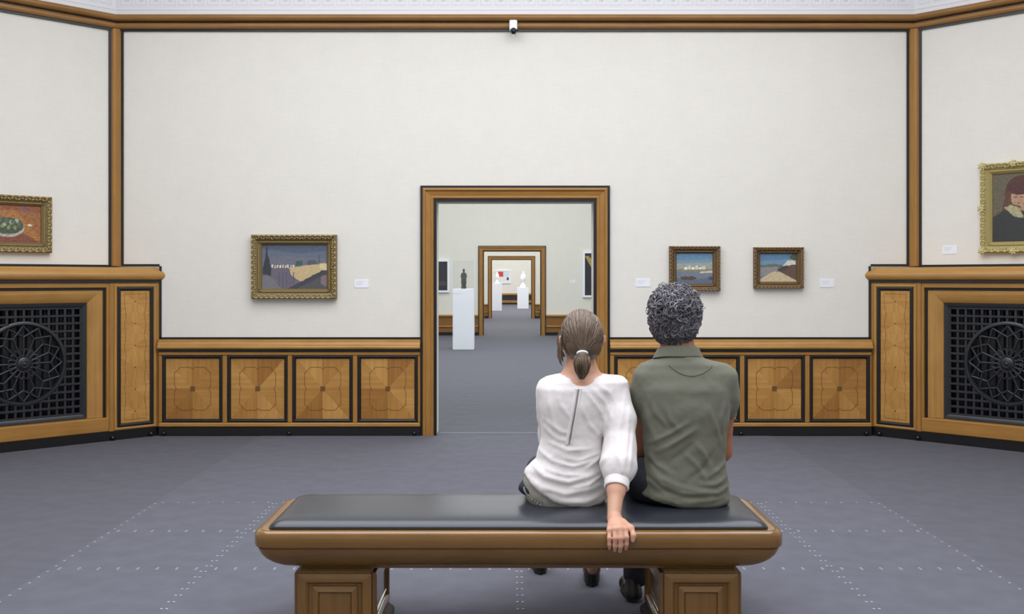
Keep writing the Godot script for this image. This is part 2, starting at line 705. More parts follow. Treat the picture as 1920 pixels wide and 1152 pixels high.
	M.eye_white = mat(Color8(232, 228, 222), 0.2)
	M.iris = mat(Color8(62, 44, 32), 0.15)
	M.metal = mat(Color8(150, 150, 148), 0.3, {"metallic": 0.9})

# ---------------------------------------------------------------- the place: metres, front wall at z = 0, camera side is +z
const HW := 3.474      # half the width of the front wall
const RUN := 1.19      # how far the corner walls run along x and along z
const BACK := 10.4
const TOP := 4.8
const DOOR_X := 0.687
const DOOR_Y := 2.038

func ready_camera_and_light() -> void:
	var cam := Camera3D.new()
	cam.name = "camera"
	cam.projection = Camera3D.PROJECTION_FRUSTUM
	cam.near = 0.1
	cam.far = 200.0
	cam.size = 0.1 * 1152.0 / 1960.0
	cam.frustum_offset = Vector2(0.1 * 3.0 / 1960.0, -0.1 * 52.0 / 1960.0)   # the lens is shifted: verticals stay upright
	add_child(cam)
	cam.position = Vector3(-0.041, 1.36, 9.1)
	cam.current = true
	var we := WorldEnvironment.new()
	we.name = "environment"
	var e := Environment.new()
	e.background_mode = Environment.BG_COLOR
	e.background_color = Color.BLACK
	e.tonemap_mode = Environment.TONE_MAPPER_LINEAR
	e.tonemap_exposure = 1.0
	e.sdfgi_enabled = true
	e.ssao_enabled = true
	e.ssil_enabled = true
	we.environment = e
	add_child(we)
	# daylight through the glazed ceilings of the four rooms in the row
	daylight("ceiling_daylight", Vector3(0, TOP - 0.1, 4.9), Vector2(6.4, 7.0), 0.84, Color8(250, 250, 255))
	daylight("second_room_daylight", Vector3(0, TOP - 0.1, -8.3), Vector2(6.0, 13.0), 0.58, Color8(250, 251, 253))
	daylight("third_room_daylight", Vector3(0, TOP - 0.1, -22.0), Vector2(6.0, 8.0), 0.68, Color8(255, 253, 248))
	daylight("fourth_room_daylight", Vector3(0, TOP - 0.1, -37.6), Vector2(6.0, 17.0), 0.66, Color8(255, 253, 248))

func daylight(called: String, at: Vector3, size: Vector2, energy: float, color: Color) -> void:
	var l := AreaLight3D.new()
	l.name = called
	l.area_size = size
	l.area_normalize_energy = false
	l.light_energy = energy
	l.light_color = color
	l.shadow_enabled = true
	l.area_range = 60.0
	l.position = at
	l.rotation.x = -PI / 2
	add_child(l)

func corners() -> Array:   # from the left wall clockwise as seen from above, inner faces, Vector2(x, z)
	var s := HW + RUN
	return [Vector2(-s, BACK - RUN), Vector2(-s, RUN), Vector2(-HW, 0), Vector2(HW, 0), Vector2(s, RUN), Vector2(s, BACK - RUN), Vector2(HW, BACK), Vector2(-HW, BACK)]

func turn_of(a: Vector2, b: Vector2) -> float:
	return atan2(-(b.y - a.y), b.x - a.x)

func slab(mb: MB, x0: float, x1: float, y0: float, y1: float, t := 0.3, e0 := 0.0, e1 := 0.0) -> void:
	mb.prism([Vector2(x0, 0), Vector2(x1, 0), Vector2(x1 + e1, -t), Vector2(x0 - e0, -t)], y0, y1)

func build_shell() -> void:
	var c := corners()
	var names := ["wall_left", "wall_front_left", "wall_front", "wall_front_right", "wall_right", "wall_back_right", "wall_back", "wall_back_left"]
	for i in 8:
		var a: Vector2 = c[i]
		var b: Vector2 = c[(i + 1) % 8]
		var length := a.distance_to(b)
		var lower := MB.new()
		if i == 2:
			slab(lower, 0, HW - DOOR_X, 0, 3.66, 0.3, 0.124, 0)
			slab(lower, HW + DOOR_X, length, 0, 3.66, 0.3, 0, 0.124)
			slab(lower, HW - DOOR_X, HW + DOOR_X, DOOR_Y, 3.66)
		else:
			slab(lower, 0, length, 0, 3.66, 0.3, 0.124, 0.124)
		structure(names[i], lower, M.fabric, Vector3(a.x, 0, a.y), turn_of(a, b))
		var upper := MB.new()
		slab(upper, 0, length, 3.66, TOP, 0.3, 0.124, 0.124)
		upper.sweep([Vector2(0, 3.70), Vector2(0.003, 3.703), Vector2(0.003, 3.715), Vector2(0, 3.722)], [Vector3(0.0, 0, 0), Vector3(length, 0, 0)], Vector3.UP)
		var frieze := structure("wall_frieze", upper, M.plaster, Vector3(a.x, 0, a.y), turn_of(a, b))
		if i in [1, 2, 3]:
			var count := int(length / 0.125)
			var first := (length - count * 0.125) / 2.0
			for k in count:
				var o := shared("plaster_square", square_mesh(), M.plaster, frieze)
				o.position = Vector3(first + (k + 0.5) * 0.125, 3.80, 0)
	var foot := []
	for p in c:
		foot.append(p)
	var fl := MB.new()
	fl.prism(foot, -0.2, 0.0)
	var floor_node := structure("floor", fl, M.carpet)
	var st := MB.new()   # a carpet width laid the other way of the pile, between the door and the bench
	st.box(Vector3(0, 0.001, 5.2), Vector3(4.42, 0.002, 10.36))
	part("carpet_strip", st, M.carpet_strip, floor_node)
	# studs round the square floor panels
	var studs := MB.new()
	var cell := 0.733
	for i in 6:
		for j in 6:
			var x0 := -2.199 + i * cell
			var z0 := 2.738 + j * cell
			for k in 8:
				var t := (k + 0.5) * cell / 8.0
				for p in [Vector2(x0 + 0.011, z0 + t), Vector2(x0 + cell - 0.011, z0 + t), Vector2(x0 + t, z0 + 0.011), Vector2(x0 + t, z0 + cell - 0.011)]:
					var q := []
					for s in 7:
						q.append(Vector3(p.x + 0.0062 * cos(TAU * s / 7), 0.0045, p.y + 0.0062 * sin(TAU * s / 7)))
					studs.poly(q, Vector3.UP)
					for s in 7:
						var a: Vector3 = q[s]
						var b: Vector3 = q[(s + 1) % 7]
						studs.poly([a, b, Vector3(b.x, 0.002, b.z), Vector3(a.x, 0.002, a.z)], (a + b) / 2.0 - Vector3(p.x, 0, p.y))
	var so := part("floor_studs", studs, M.stud, floor_node)
	so.set_meta("kind", "stuff")
	var ce := MB.new()
	ce.prism(foot, TOP, TOP + 0.2)
	structure("ceiling", ce, M.ceiling)
	skylight(Vector3(0, TOP, 4.9), Vector2(6.4, 7.0), 4, 4)
	# mouldings that run round the room above the fabric
	var path := []
	for p in c:
		path.append(Vector3(p.x, 0, p.y))
	var top := structure_root("trim_1")
	var mb := MB.new()
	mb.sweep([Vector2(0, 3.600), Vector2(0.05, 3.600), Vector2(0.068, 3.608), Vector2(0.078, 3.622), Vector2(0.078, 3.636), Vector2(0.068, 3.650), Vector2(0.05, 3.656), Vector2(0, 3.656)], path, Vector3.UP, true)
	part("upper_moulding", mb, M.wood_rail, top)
	mb = MB.new()
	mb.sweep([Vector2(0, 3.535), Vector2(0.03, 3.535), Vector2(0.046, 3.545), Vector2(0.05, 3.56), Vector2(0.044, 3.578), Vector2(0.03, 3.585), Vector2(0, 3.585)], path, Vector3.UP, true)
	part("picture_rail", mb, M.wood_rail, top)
	mb = MB.new()
	mb.sweep([Vector2(0, 3.584), Vector2(0.02, 3.584), Vector2(0.02, 3.601), Vector2(0, 3.601)], path, Vector3.UP, true)
	part("black_groove", mb, M.black, top)  # black strip set back between the two mouldings
	mb = MB.new()
	mb.sweep([Vector2(0, 3.517), Vector2(0.02, 3.517), Vector2(0.02, 3.536), Vector2(0, 3.536)], path, Vector3.UP, true)
	part("black_fillet", mb, M.black, top)
	# corner posts
	for i in 8:
		var p: Vector2 = c[i]
		var d0: Vector2 = (c[(i + 7) % 8] - p).normalized()
		var d1: Vector2 = (c[(i + 1) % 8] - p).normalized()
		var n0 := Vector2(d0.y, -d0.x)
		var n1 := Vector2(-d1.y, d1.x)
		var mid := (n0 + n1).normalized()
		var post := MB.new()
		post.grain = Vector3.UP
		var w := 0.048
		var t := 0.03
		post.prism([Vector2.ZERO, d0 * w, d0 * w + n0 * t * 0.5, d0 * w * 0.8 + n0 * t, mid * t / mid.dot(n1), d1 * w * 0.8 + n1 * t, d1 * w + n1 * t * 0.5, d1 * w], 1.474 if i in [1, 2, 3, 4] else 0.0, 3.536)
		var o := structure("trim_2", post, M.wood, Vector3(p.x, 0, p.y))
		var edge := MB.new()
		for e in [[d0, n0], [d1, n1]]:
			edge.prism([e[0] * w, e[0] * (w + 0.02), e[0] * (w + 0.02) + e[1] * 0.014, e[0] * w + e[1] * 0.014], 1.474 if i in [1, 2, 3, 4] else 0.0, 3.518)
		part("black_fillet", edge, M.black, o)
	# black fillets that edge the fabric
	var bar := [Vector2(0.0, 0.0), Vector2(0.0, 0.012), Vector2(-0.018, 0.012), Vector2(-0.018, 0.0)]
	var side := 3.094
	var fr := MB.new()
	fr.sweep(bar, [Vector3(side, 1.474, 0), Vector3(HW - 0.048, 1.474, 0)], Vector3.BACK)
	fr.sweep(bar, [Vector3(side, 0.838, 0), Vector3(side, 1.474, 0)], Vector3.BACK)
	fr.sweep(bar, [Vector3(DOOR_X + 0.12, 0.838, 0), Vector3(side, 0.838, 0)], Vector3.BACK)
	fr.sweep(bar, [Vector3(-side, 0.838, 0), Vector3(-DOOR_X - 0.12, 0.838, 0)], Vector3.BACK)
	fr.sweep(bar, [Vector3(-side, 1.474, 0), Vector3(-side, 0.838, 0)], Vector3.BACK)
	fr.sweep(bar, [Vector3(-HW + 0.048, 1.474, 0), Vector3(-side, 1.474, 0)], Vector3.BACK)
	structure("trim_3", fr, M.black)
	for s in [-1.0, 1.0]:
		var dl := MB.new()
		dl.box(Vector3(0, 1.476, 0.007), Vector3(1.67, 0.018, 0.014))
		structure("trim_3", dl, M.black, Vector3(s * (HW + RUN / 2), 0, RUN / 2), -s * PI / 4)

var square_cache: ArrayMesh
func square_mesh() -> ArrayMesh:
	if square_cache == null:
		var mb := MB.new()
		var h := 0.046
		mb.sweep([Vector2(0.008, 0), Vector2(0.004, 0.0028), Vector2(-0.004, 0.0028), Vector2(-0.008, 0)], [Vector3(h, -h, 0), Vector3(h, h, 0), Vector3(-h, h, 0), Vector3(-h, -h, 0)], Vector3.BACK, true, 10.0)
		mb.ball(Vector3.ZERO, Vector3(0.022, 0.022, 0.0035), 6, 4)
		square_cache = mb.mesh()
	return square_cache

func skylight(at: Vector3, size: Vector2, nx: int, nz: int) -> void:
	var root := structure_root("window_1", at)
	var frame := MB.new()
	for i in nx + 1:
		frame.box(Vector3(-size.x / 2 + size.x * i / nx, -0.03, 0), Vector3(0.05, 0.06, size.y + 0.05))
	for j in nz + 1:
		frame.box(Vector3(0, -0.03, -size.y / 2 + size.y * j / nz), Vector3(size.x + 0.05, 0.05, 0.05))
	part("window_frame", frame, M.plaster, root)
	var pane := MB.new()
	pane.box(Vector3(0, -0.012, 0), Vector3(size.x / nx - 0.05, 0.016, size.y / nz - 0.05))
	var me := pane.mesh()
	for i in nx:
		for j in nz:
			var o := shared("window_pane", me, M.glow, root)
			o.position = Vector3(-size.x / 2 + size.x * (i + 0.5) / nx, 0, -size.y / 2 + size.y * (j + 0.5) / nz)

func door_frame(called: String, at: Vector3) -> void:
	var root := structure_root(called, at)
	var path := [Vector3(DOOR_X, 0, 0), Vector3(DOOR_X, DOOR_Y, 0), Vector3(-DOOR_X, DOOR_Y, 0), Vector3(-DOOR_X, 0, 0)]
	var mb := MB.new()
	mb.sweep([Vector2(0.116, 0), Vector2(0.116, 0.034), Vector2(0.112, 0.046), Vector2(0.103, 0.052), Vector2(0.094, 0.050), Vector2(0.088, 0.042), Vector2(0.087, 0.036), Vector2(0.06, 0.032), Vector2(0.044, 0.026), Vector2(0.043, 0.032), Vector2(0.036, 0.036), Vector2(0.028, 0.034), Vector2(0.02, 0.026), Vector2(0.02, 0)], path, Vector3.BACK)
	part("architrave", mb, M.wood, root)
	mb = MB.new()
	mb.sweep([Vector2(0.136, 0), Vector2(0.136, 0.026), Vector2(0.115, 0.026), Vector2(0.115, 0)], path, Vector3.BACK)
	part("outer_fillet", mb, M.black, root)
	mb = MB.new()
	mb.sweep([Vector2(0.022, -0.03), Vector2(0.022, 0.02), Vector2(-0.004, 0.02), Vector2(-0.004, -0.03)], path, Vector3.BACK)
	part("inner_fillet", mb, M.black, root)

func next_room(z0: float, z1: float, half: float, doorway: bool, fabric: Material) -> void:
	# a plain rectangular gallery from z0 (near) back to z1 (far wall's face)
	var depth := z0 - z1
	var mb := MB.new()
	mb.box(Vector3(0, -0.1, (z0 + z1) / 2), Vector3(half * 2, 0.2, depth))
	structure("floor", mb, M.carpet)
	mb = MB.new()
	mb.box(Vector3(0, TOP + 0.1, (z0 + z1) / 2), Vector3(half * 2, 0.2, depth))
	structure("ceiling", mb, M.ceiling)
	skylight(Vector3(0, TOP, (z0 + z1) / 2), Vector2(6.0, depth - 3.0), 3, int(depth / 2.5))
	for s in [-1, 1]:
		mb = MB.new()
		mb.box(Vector3(s * (half + 0.15), TOP / 2, (z0 + z1) / 2), Vector3(0.3, TOP, depth))
		structure("wall_left" if s < 0 else "wall_right", mb, fabric)
	mb = MB.new()
	if doorway:
		slab(mb, -half, -DOOR_X, 0, TOP)
		slab(mb, DOOR_X, half, 0, TOP)
		slab(mb, -DOOR_X, DOOR_X, DOOR_Y, TOP)
		var fl := MB.new()
		fl.box(Vector3(0, -0.1, z1 - 0.15), Vector3(DOOR_X * 2, 0.2, 0.3))
		structure("floor_threshold", fl, M.carpet)
	else:
		slab(mb, -half, half, 0, TOP)
	structure("wall_front", mb, fabric, Vector3(0, 0, z1))
	if z0 < -1.0:
		return
	mb = MB.new()   # the other side of the first wall closes the second room
	for s in [-1, 1]:
		mb.box(Vector3(s * (half + 3.9) / 2, TOP / 2, z0 - 0.05), Vector3(half - 3.9, TOP, 0.1))
	structure("wall_back", mb, fabric)

# ---------------------------------------------------------------- panelling
func rect_path(cx: float, cy: float, hx: float, hy: float, z: float) -> Array:
	return [Vector3(cx + hx, cy - hy, z), Vector3(cx + hx, cy + hy, z), Vector3(cx - hx, cy + hy, z), Vector3(cx - hx, cy - hy, z)]

var panel_black: ArrayMesh
var panel_inlay: ArrayMesh
var panel_boss: ArrayMesh
var panel_veneers := []

func make_panel_meshes() -> void:
	var hx := 0.232
	var hy := 0.262
	var mb := MB.new()
	mb.sweep([Vector2(0.03, -0.004), Vector2(0.03, 0.012), Vector2(0.022, 0.018), Vector2(0.008, 0.016), Vector2(0, 0.006), Vector2(0, -0.006)], rect_path(0, 0, hx, hy, 0), Vector3.BACK, true)
	mb.poly(rect_path(0, 0, hx, hy, -0.003), Vector3.BACK)
	panel_black = mb.mesh()
	mb = MB.new()
	var qx := 0.157
	var qy := 0.187
	var quarter := [Vector2(0.0, qy - 0.016), Vector2(0.022, qy), Vector2(0.105, qy), Vector2(0.118, qy - 0.012), Vector2(0.138, qy - 0.034), Vector2(qx, qy - 0.048), Vector2(qx, 0.03), Vector2(qx - 0.016, 0.0)]
	var loop := []
	for s in [[1, 1], [1, -1], [-1, -1], [-1, 1]]:
		var q := quarter.duplicate()
		if s[0] * s[1] < 0:
			q.reverse()
		for k in q.size() - 1:
			loop.append(Vector3(q[k].x * s[0], q[k].y * s[1], 0.0))
	loop.reverse()
	mb.sweep([Vector2(0.0022, 0), Vector2(0.0022, 0.0012), Vector2(-0.0022, 0.0012), Vector2(-0.0022, 0)], loop, Vector3.BACK, true, 10.0)
	panel_inlay = mb.mesh()
	mb = MB.new()
	for k in [[-1, -1], [1, -1], [1, 1], [-1, 1]]:
		mb.box(Vector3(k[0] * 0.0085, k[1] * 0.0085, 0.001), Vector3(0.015, 0.015, 0.002))
	mb.sweep([Vector2(0.003, 0), Vector2(0.003, 0.002), Vector2(0, 0.002), Vector2(0, 0)], rect_path(0, 0, 0.018, 0.018, 0), Vector3.BACK, true)
	panel_boss = mb.mesh()
	var ring := [Vector2(0, hy), Vector2(hx, hy), Vector2(hx, 0), Vector2(hx, -hy), Vector2(0, -hy), Vector2(-hx, -hy), Vector2(-hx, 0), Vector2(-hx, hy)]
	for k in 8:
		var a: Vector2 = ring[k]
		var b: Vector2 = ring[(k + 1) % 8]
		mb = MB.new()
		var mid := (a + b) / 2.0
		mb.grain = [Vector3.UP, Vector3.RIGHT, Vector3.RIGHT, Vector3.UP, Vector3.UP, Vector3.RIGHT, Vector3.RIGHT, Vector3.UP][k]
		mb.uvo = Vector2(k * 0.37, k * 0.19)
		var mm := Vector2(mid.x * 0.66, mid.y * 0.66)
		var q := []
		for p in [Vector2.ZERO, a, b]:
			var e: Vector2 = p + (mm - p).normalized() * 0.0006
			q.append(Vector3(e.x, e.y, 0.0004 * (k % 2)))
		mb.poly(q, Vector3.BACK)
		panel_veneers.append(mb.mesh())

func marquetry_panel(parent: Node, x: float, y: float, z: float, tones: Array) -> void:
	var p := shared("panel", panel_black, M.black, parent)
	p.position = Vector3(x, y, z)
	for k in 8:
		shared("veneer", panel_veneers[k], M.veneer[tones[k]], p)
	var i := shared("inlay_line", panel_inlay, M.inlay, p)
	i.position.z = 0.0004
	var b := shared("inlay_square", panel_boss, M.inlay, p)
	b.position.z = 0.0005

func board(called: String, parent: Node, m: Material, at: Vector3, size: Vector3, bevel := 0.004, grain := Vector3.RIGHT) -> MeshInstance3D:
	var mb := MB.new()
	mb.grain = grain
	mb.uvo = Vector2(rng.randf(), rng.randf())
	mb.box(at, size, bevel)
	return part(called, mb, m, parent)

func wainscot(label: String, x0: float, x1: float, first: float, tones: Array) -> void:
	var root := thing("wainscot", label, "wainscot", Vector3((x0 + x1) / 2, 0, 0.0))
	var h := (x1 - x0) / 2
	var f := first - (x0 + x1) / 2
	var mb := MB.new()
	mb.sweep([Vector2(0, 0.752), Vector2(0.056, 0.752), Vector2(0.07, 0.758), Vector2(0.076, 0.768), Vector2(0.074, 0.780), Vector2(0.066, 0.786), Vector2(0.062, 0.787), Vector2(0.062, 0.792), Vector2(0.056, 0.806), Vector2(0.045, 0.816), Vector2(0.036, 0.820), Vector2(0.036, 0.828), Vector2(0.02, 0.836), Vector2(0.0, 0.838)], [Vector3(-h, 0, 0), Vector3(h, 0, 0)], Vector3.UP)
	part("cap_moulding", mb, M.wood_light, root)
	board("black_fillet", root, M.black, Vector3(0, 0.741, 0.024), Vector3(h * 2, 0.022, 0.048), 0.002)
	board("top_rail", root, M.wood, Vector3(0, 0.715, 0.0225), Vector3(h * 2, 0.030, 0.045), 0.006)
	board("bottom_rail", root, M.wood_light, Vector3(0, 0.098, 0.0245), Vector3(h * 2, 0.036, 0.049), 0.007)
	board("base_board", root, M.black, Vector3(0, 0.039, 0.02), Vector3(h * 2, 0.078, 0.04), 0.004)
	var edges := [-h]
	for k in 4:
		marquetry_panel(root, f + k * 0.565 + 0.262, 0.409, 0.02, tones[k])
		edges.append(f + k * 0.565)
		edges.append(f + k * 0.565 + 0.524)
	edges.append(h)
	for k in 5:
		var a: float = edges[k * 2]
		var b: float = edges[k * 2 + 1]
		board("stile", root, M.wood, Vector3((a + b) / 2, 0.408, 0.021), Vector3(b - a, 0.584, 0.042), 0.006, Vector3.UP)
	mb = MB.new()
	mb.box(Vector3(0, 0.4, 0.006), Vector3(h * 2 - 0.02, 0.66, 0.01))
	part("backing", mb, M.wood_dark, root)
	for x in [-h + 0.05, 0.0, h - 0.05]:
		mb = MB.new()
		mb.ball(Vector3(x, 0.024, 0.052), Vector3(0.018, 0.018, 0.016), 12, 8)
		part("foot_knob", mb, M.black_gloss, root)

func to_walls(mb: MB, reach := 0.8405) -> MB:   # ends of a long piece run along the neighbouring walls
	for i in mb.v.size():
		var p := mb.v[i]
		if absf(p.x) > 0.5:
			mb.v[i] = Vector3(signf(p.x) * (reach + p.z), p.y, p.z)
	return mb

func radiator_cover() -> Node3D:
	var root := thing("radiator_cover", "", "radiator cover")
	var ends := [Vector3(-1, 0, 0), Vector3(1, 0, 0)]
	var mb := MB.new()
	mb.sweep([Vector2(0, 1.352), Vector2(0.274, 1.352), Vector2(0.290, 1.360), Vector2(0.300, 1.376), Vector2(0.304, 1.396), Vector2(0.297, 1.416), Vector2(0.280, 1.436), Vector2(0.262, 1.452), Vector2(0.25, 1.462), Vector2(0.0, 1.465)], ends, Vector3.UP)
	part("shelf", to_walls(mb), M.wood_light, root)
	mb = MB.new()
	mb.sweep([Vector2(0, 1.332), Vector2(0.28, 1.332), Vector2(0.28, 1.353), Vector2(0, 1.353)], ends, Vector3.UP)
	part("black_fillet", to_walls(mb), M.black, root)
	mb = MB.new()
	mb.sweep([Vector2(0, 0.0), Vector2(0.262, 0.0), Vector2(0.264, 0.078), Vector2(0, 0.082)], ends, Vector3.UP)
	part("base_board", to_walls(mb), M.black, root)
	mb = MB.new()
	mb.box(Vector3(0, 0.70, 0.01), Vector3(1.316, 1.24, 0.012))
	part("back_board", mb, M.wood_dark, root)
	var ra := Node3D.new()   # unseen cast-iron radiator; its black columns abut to keep the recess dark
	ra.name = "radiator"
	root.add_child(ra)
	mb = MB.new()
	mb.stack([[0.028, 0.02, 0.018, 0.12], [0.0322, 0.024, 0.02, 0.15], [0.0322, 0.024, 0.02, 1.13], [0.028, 0.02, 0.018, 1.16]], Vector3.ZERO, 60.0, 3)
	var col := mb.mesh()
	for k in 20:
		var o := shared("radiator_column", col, M.iron, ra)
		o.position = Vector3(-0.6175 + k * 0.065, 0, 0.042)
	for s in [-1.0, 1.0]:
		mb = MB.new()
		mb.grain = Vector3.UP
		mb.prism([Vector2(s * 0.66, 0.0), Vector2(s * 0.84, 0.0), Vector2(s * 1.11, 0.27), Vector2(s * 0.672, 0.27), Vector2(s * 0.66, 0.258)], 0.08, 1.334)
		var pil := part("pillar", mb, M.wood, root)
		var cx: float = s * 0.888
		for e in [-1.0, 1.0]:
			board("moulding", pil, M.wood_light, Vector3(cx + e * 0.176, 0.70, 0.275), Vector3(0.022, 1.20, 0.014), 0.005, Vector3.UP)
		board("moulding", pil, M.wood_light, Vector3(cx, 1.305, 0.275), Vector3(0.374, 0.022, 0.014), 0.005)
		board("moulding", pil, M.wood_light, Vector3(cx, 0.096, 0.275), Vector3(0.374, 0.022, 0.014), 0.005)
		mb = MB.new()
		mb.sweep([Vector2(0.03, 0), Vector2(0.03, 0.010), Vector2(0.02, 0.014), Vector2(0.006, 0.011), Vector2(0, 0.003), Vector2(0, 0)], rect_path(cx, 0.70, 0.128, 0.562, 0.27), Vector3.BACK, true)
		part("black_moulding", mb, M.black, pil)
		for row in 6:   # pairs of diamonds and corner pieces, laid veneer by veneer
			var y0 := 0.138 + row * 1.124 / 6.0
			var y1 := y0 + 1.124 / 6.0
			var c := Vector3(cx, (y0 + y1) / 2, 0.2715)
			var q := [Vector3(cx - 0.128, y0, 0.2715), Vector3(cx + 0.128, y0, 0.2715), Vector3(cx + 0.128, y1, 0.2715), Vector3(cx - 0.128, y1, 0.2715)]
			for k in 4:
				mb = MB.new()
				mb.grain = [Vector3.UP, Vector3.RIGHT, Vector3.UP, Vector3.RIGHT][k]
				mb.uvo = Vector2(row * 0.31 + k * 0.17, k * 0.4)
				mb.poly([c, q[k], q[(k + 1) % 4]], Vector3.BACK)
				part("veneer", mb, M.veneer[[3, 0, 3, 0, 3, 3, 0][(row * 2 + k) % 7]], pil)
			mb = MB.new()
			mb.box(c + Vector3(0, 0, 0.0006), Vector3(0.012, 0.012, 0.0012))
			part("inlay_square", mb, M.inlay, pil)
		mb = MB.new()
		var loop := []
		for k in 13:
			var y := 0.165 + k * 1.07 / 12.0
			loop.append(Vector3(cx + (0.096 if k % 2 == 1 or k in [0, 12] else 0.080), y, 0.2716))
		for k in 13:
			var y := 0.165 + (12 - k) * 1.07 / 12.0
			loop.append(Vector3(cx - (0.096 if k % 2 == 1 or k in [0, 12] else 0.080), y, 0.2716))
		mb.sweep([Vector2(0.0014, 0), Vector2(0.0014, 0.001), Vector2(-0.0014, 0.001), Vector2(-0.0014, 0)], loop, Vector3.BACK, true, 10.0)
		part("inlay_line", mb, M.inlay, pil)
		board("black_strip", root, M.black, Vector3(s * 0.629, 0.735, 0.235), Vector3(0.018, 1.07, 0.03), 0.003, Vector3.UP)
		board("inner_stile", root, M.wood, Vector3(s * 0.649, 0.735, 0.245), Vector3(0.021, 1.13, 0.05), 0.003, Vector3.UP)
		for x in [s * 0.69, s * 1.03]:
			mb = MB.new()
			mb.ball(Vector3(x, 0.024, 0.275), Vector3(0.024, 0.02, 0.02), 12, 8)
			part("foot_knob", mb, M.black_gloss, root)
	board("black_strip", root, M.black, Vector3(0, 1.279, 0.235), Vector3(1.276, 0.018, 0.03), 0.003)
	board("top_rail", root, M.wood, Vector3(0, 1.311, 0.235), Vector3(1.318, 0.044, 0.06), 0.003)
	# sloping frame round the grille, mitred at the corners
	var fx := 0.5
	mb = MB.new()
	mb.sweep([Vector2(0.122, 0.15), Vector2(0.122, 0.236), Vector2(0.112, 0.242), Vector2(0.006, 0.212), Vector2(0, 0.205), Vector2(0, 0.15)], [Vector3(fx, 0.2, 0), Vector3(fx, 1.162, 0), Vector3(-fx, 1.162, 0), Vector3(-fx, 0.2, 0)], Vector3.BACK)
	part("grille_surround", mb, M.wood_light, root)
	board("bottom_rail", root, M.wood, Vector3(0, 0.139, 0.16), Vector3(1.32, 0.118, 0.232), 0.008)
	# black iron lattice with a round rosette
	var gr := Node3D.new()
	gr.name = "grille"
	root.add_child(gr)
	gr.position = Vector3(0, 0.681, 0.17)
	mb = MB.new()
	mb.sweep([Vector2(0.0, -0.01), Vector2(0.0, 0.03), Vector2(-0.03, 0.03), Vector2(-0.042, 0.018), Vector2(-0.042, -0.01)], rect_path(0, 0, 0.498, 0.48, 0), Vector3.BACK, true)
	part("grille_border", mb, M.iron, gr)
	var inner := Vector2(0.458, 0.44)
	var radius := 0.335
	for ax in 2:
		for k in 15:
			var o: float = lerpf(-inner[ax], inner[ax], k / 14.0)
			var reach: float = inner[1 - ax]
			var spans := [[-reach, reach]]
			if absf(o) < radius:
				var h := sqrt(radius * radius - o * o)
				spans = [[-reach, -h], [h, reach]]
			for sp in spans:
				if sp[1] - sp[0] < 0.02:
					continue
				mb = MB.new()
				var at := Vector3(o, (sp[0] + sp[1]) / 2, 0.0 if ax == 0 else 0.004)
				var size := Vector3(0.022, sp[1] - sp[0], 0.04)
				if ax == 1:
					at = Vector3(at.y, o, at.z)
					size = Vector3(size.y, 0.020, 0.04)
				mb.box(at, size, 0.004)
				part("bar", mb, M.iron, gr)
	var ro := Node3D.new()
	ro.name = "rosette"
	root.add_child(ro)
	ro.position = gr.position + Vector3(0, 0, 0.006)
	var circle := []
	for k in 64:
		circle.append(Vector3(cos(TAU * k / 64), sin(TAU * k / 64), 0) * 0.325)
	mb = MB.new()
	mb.sweep([Vector2(0.016, -0.014), Vector2(0.016, 0.012), Vector2(0.006, 0.02), Vector2(-0.01, 0.018), Vector2(-0.018, 0.006), Vector2(-0.018, -0.014)], circle, Vector3.BACK, true)
	part("ring", mb, M.iron, ro)
	for k in 16:
		var a := TAU * k / 16
		var b := TAU * (k + 1) / 16
		var d := Vector3(sin(a), cos(a), 0)
		var e := Vector3(sin(b), cos(b), 0)
		mb = MB.new()
		mb.tube([d * 0.05, d * 0.215], [0.0095, 0.0095], 5)
		part("spoke", mb, M.iron, ro)
		for q in [[d * 0.215, e * 0.305], [d * 0.305, e * 0.215]]:
			mb = MB.new()
			mb.tube([q[0], q[1]], [0.0095, 0.0095], 5)
			part("strut", mb, M.iron, ro)
		var m := (d + e).normalized()
		var side := Vector3(m.y, -m.x, 0)
		var petal := []
		for t in 9:
			var ph := TAU * t / 8.0
			petal.append(m * (0.092 + 0.032 * cos(ph)) + side * 0.016 * sin(ph) + Vector3(0, 0, 0.006))
		mb = MB.new()
		var rr := []
		rr.resize(9)
		rr.fill(0.0065)
		mb.tube(petal, rr, 5, false)
		part("petal", mb, M.iron, ro)
	mb = MB.new()
	mb.lathe([Vector2(0.001, -0.01), Vector2(0.062, -0.01), Vector2(0.066, 0.004), Vector2(0.06, 0.014), Vector2(0.048, 0.012), Vector2(0.042, 0.018), Vector2(0.034, 0.026), Vector2(0.026, 0.02), Vector2(0.018, 0.022), Vector2(0.012, 0.032), Vector2(0.001, 0.034)], Vector3.ZERO, 24)
	var hub := part("hub", mb, M.iron, ro)
	hub.rotation.x = PI / 2
	hub.scale = Vector3(0.86, 1.2, 0.86)
	return root

# ---------------------------------------------------------------- pictures
func fill_poly(im: Image, pts: Array, color: Color) -> void:   # pts in 0..1, y down
	var w := im.get_width()
	var h := im.get_height()
	for y in h:
		var fy := (y + 0.5) / h
		var xs := []
		for i in pts.size():
			var a: Vector2 = pts[i]
			var b: Vector2 = pts[(i + 1) % pts.size()]
			if (a.y <= fy) != (b.y <= fy):
				xs.append(a.x + (fy - a.y) / (b.y - a.y) * (b.x - a.x))
		xs.sort()
		for k in range(0, xs.size() - 1, 2):
			for x in range(maxi(0, int(round(xs[k] * w))), mini(w, int(round(xs[k + 1] * w)))):
				im.set_pixel(x, y, color)

func flat(a: Array) -> Array:
	var out := []
	for i in range(0, a.size(), 2):
		out.append(Vector2(a[i], a[i + 1]))
	return out

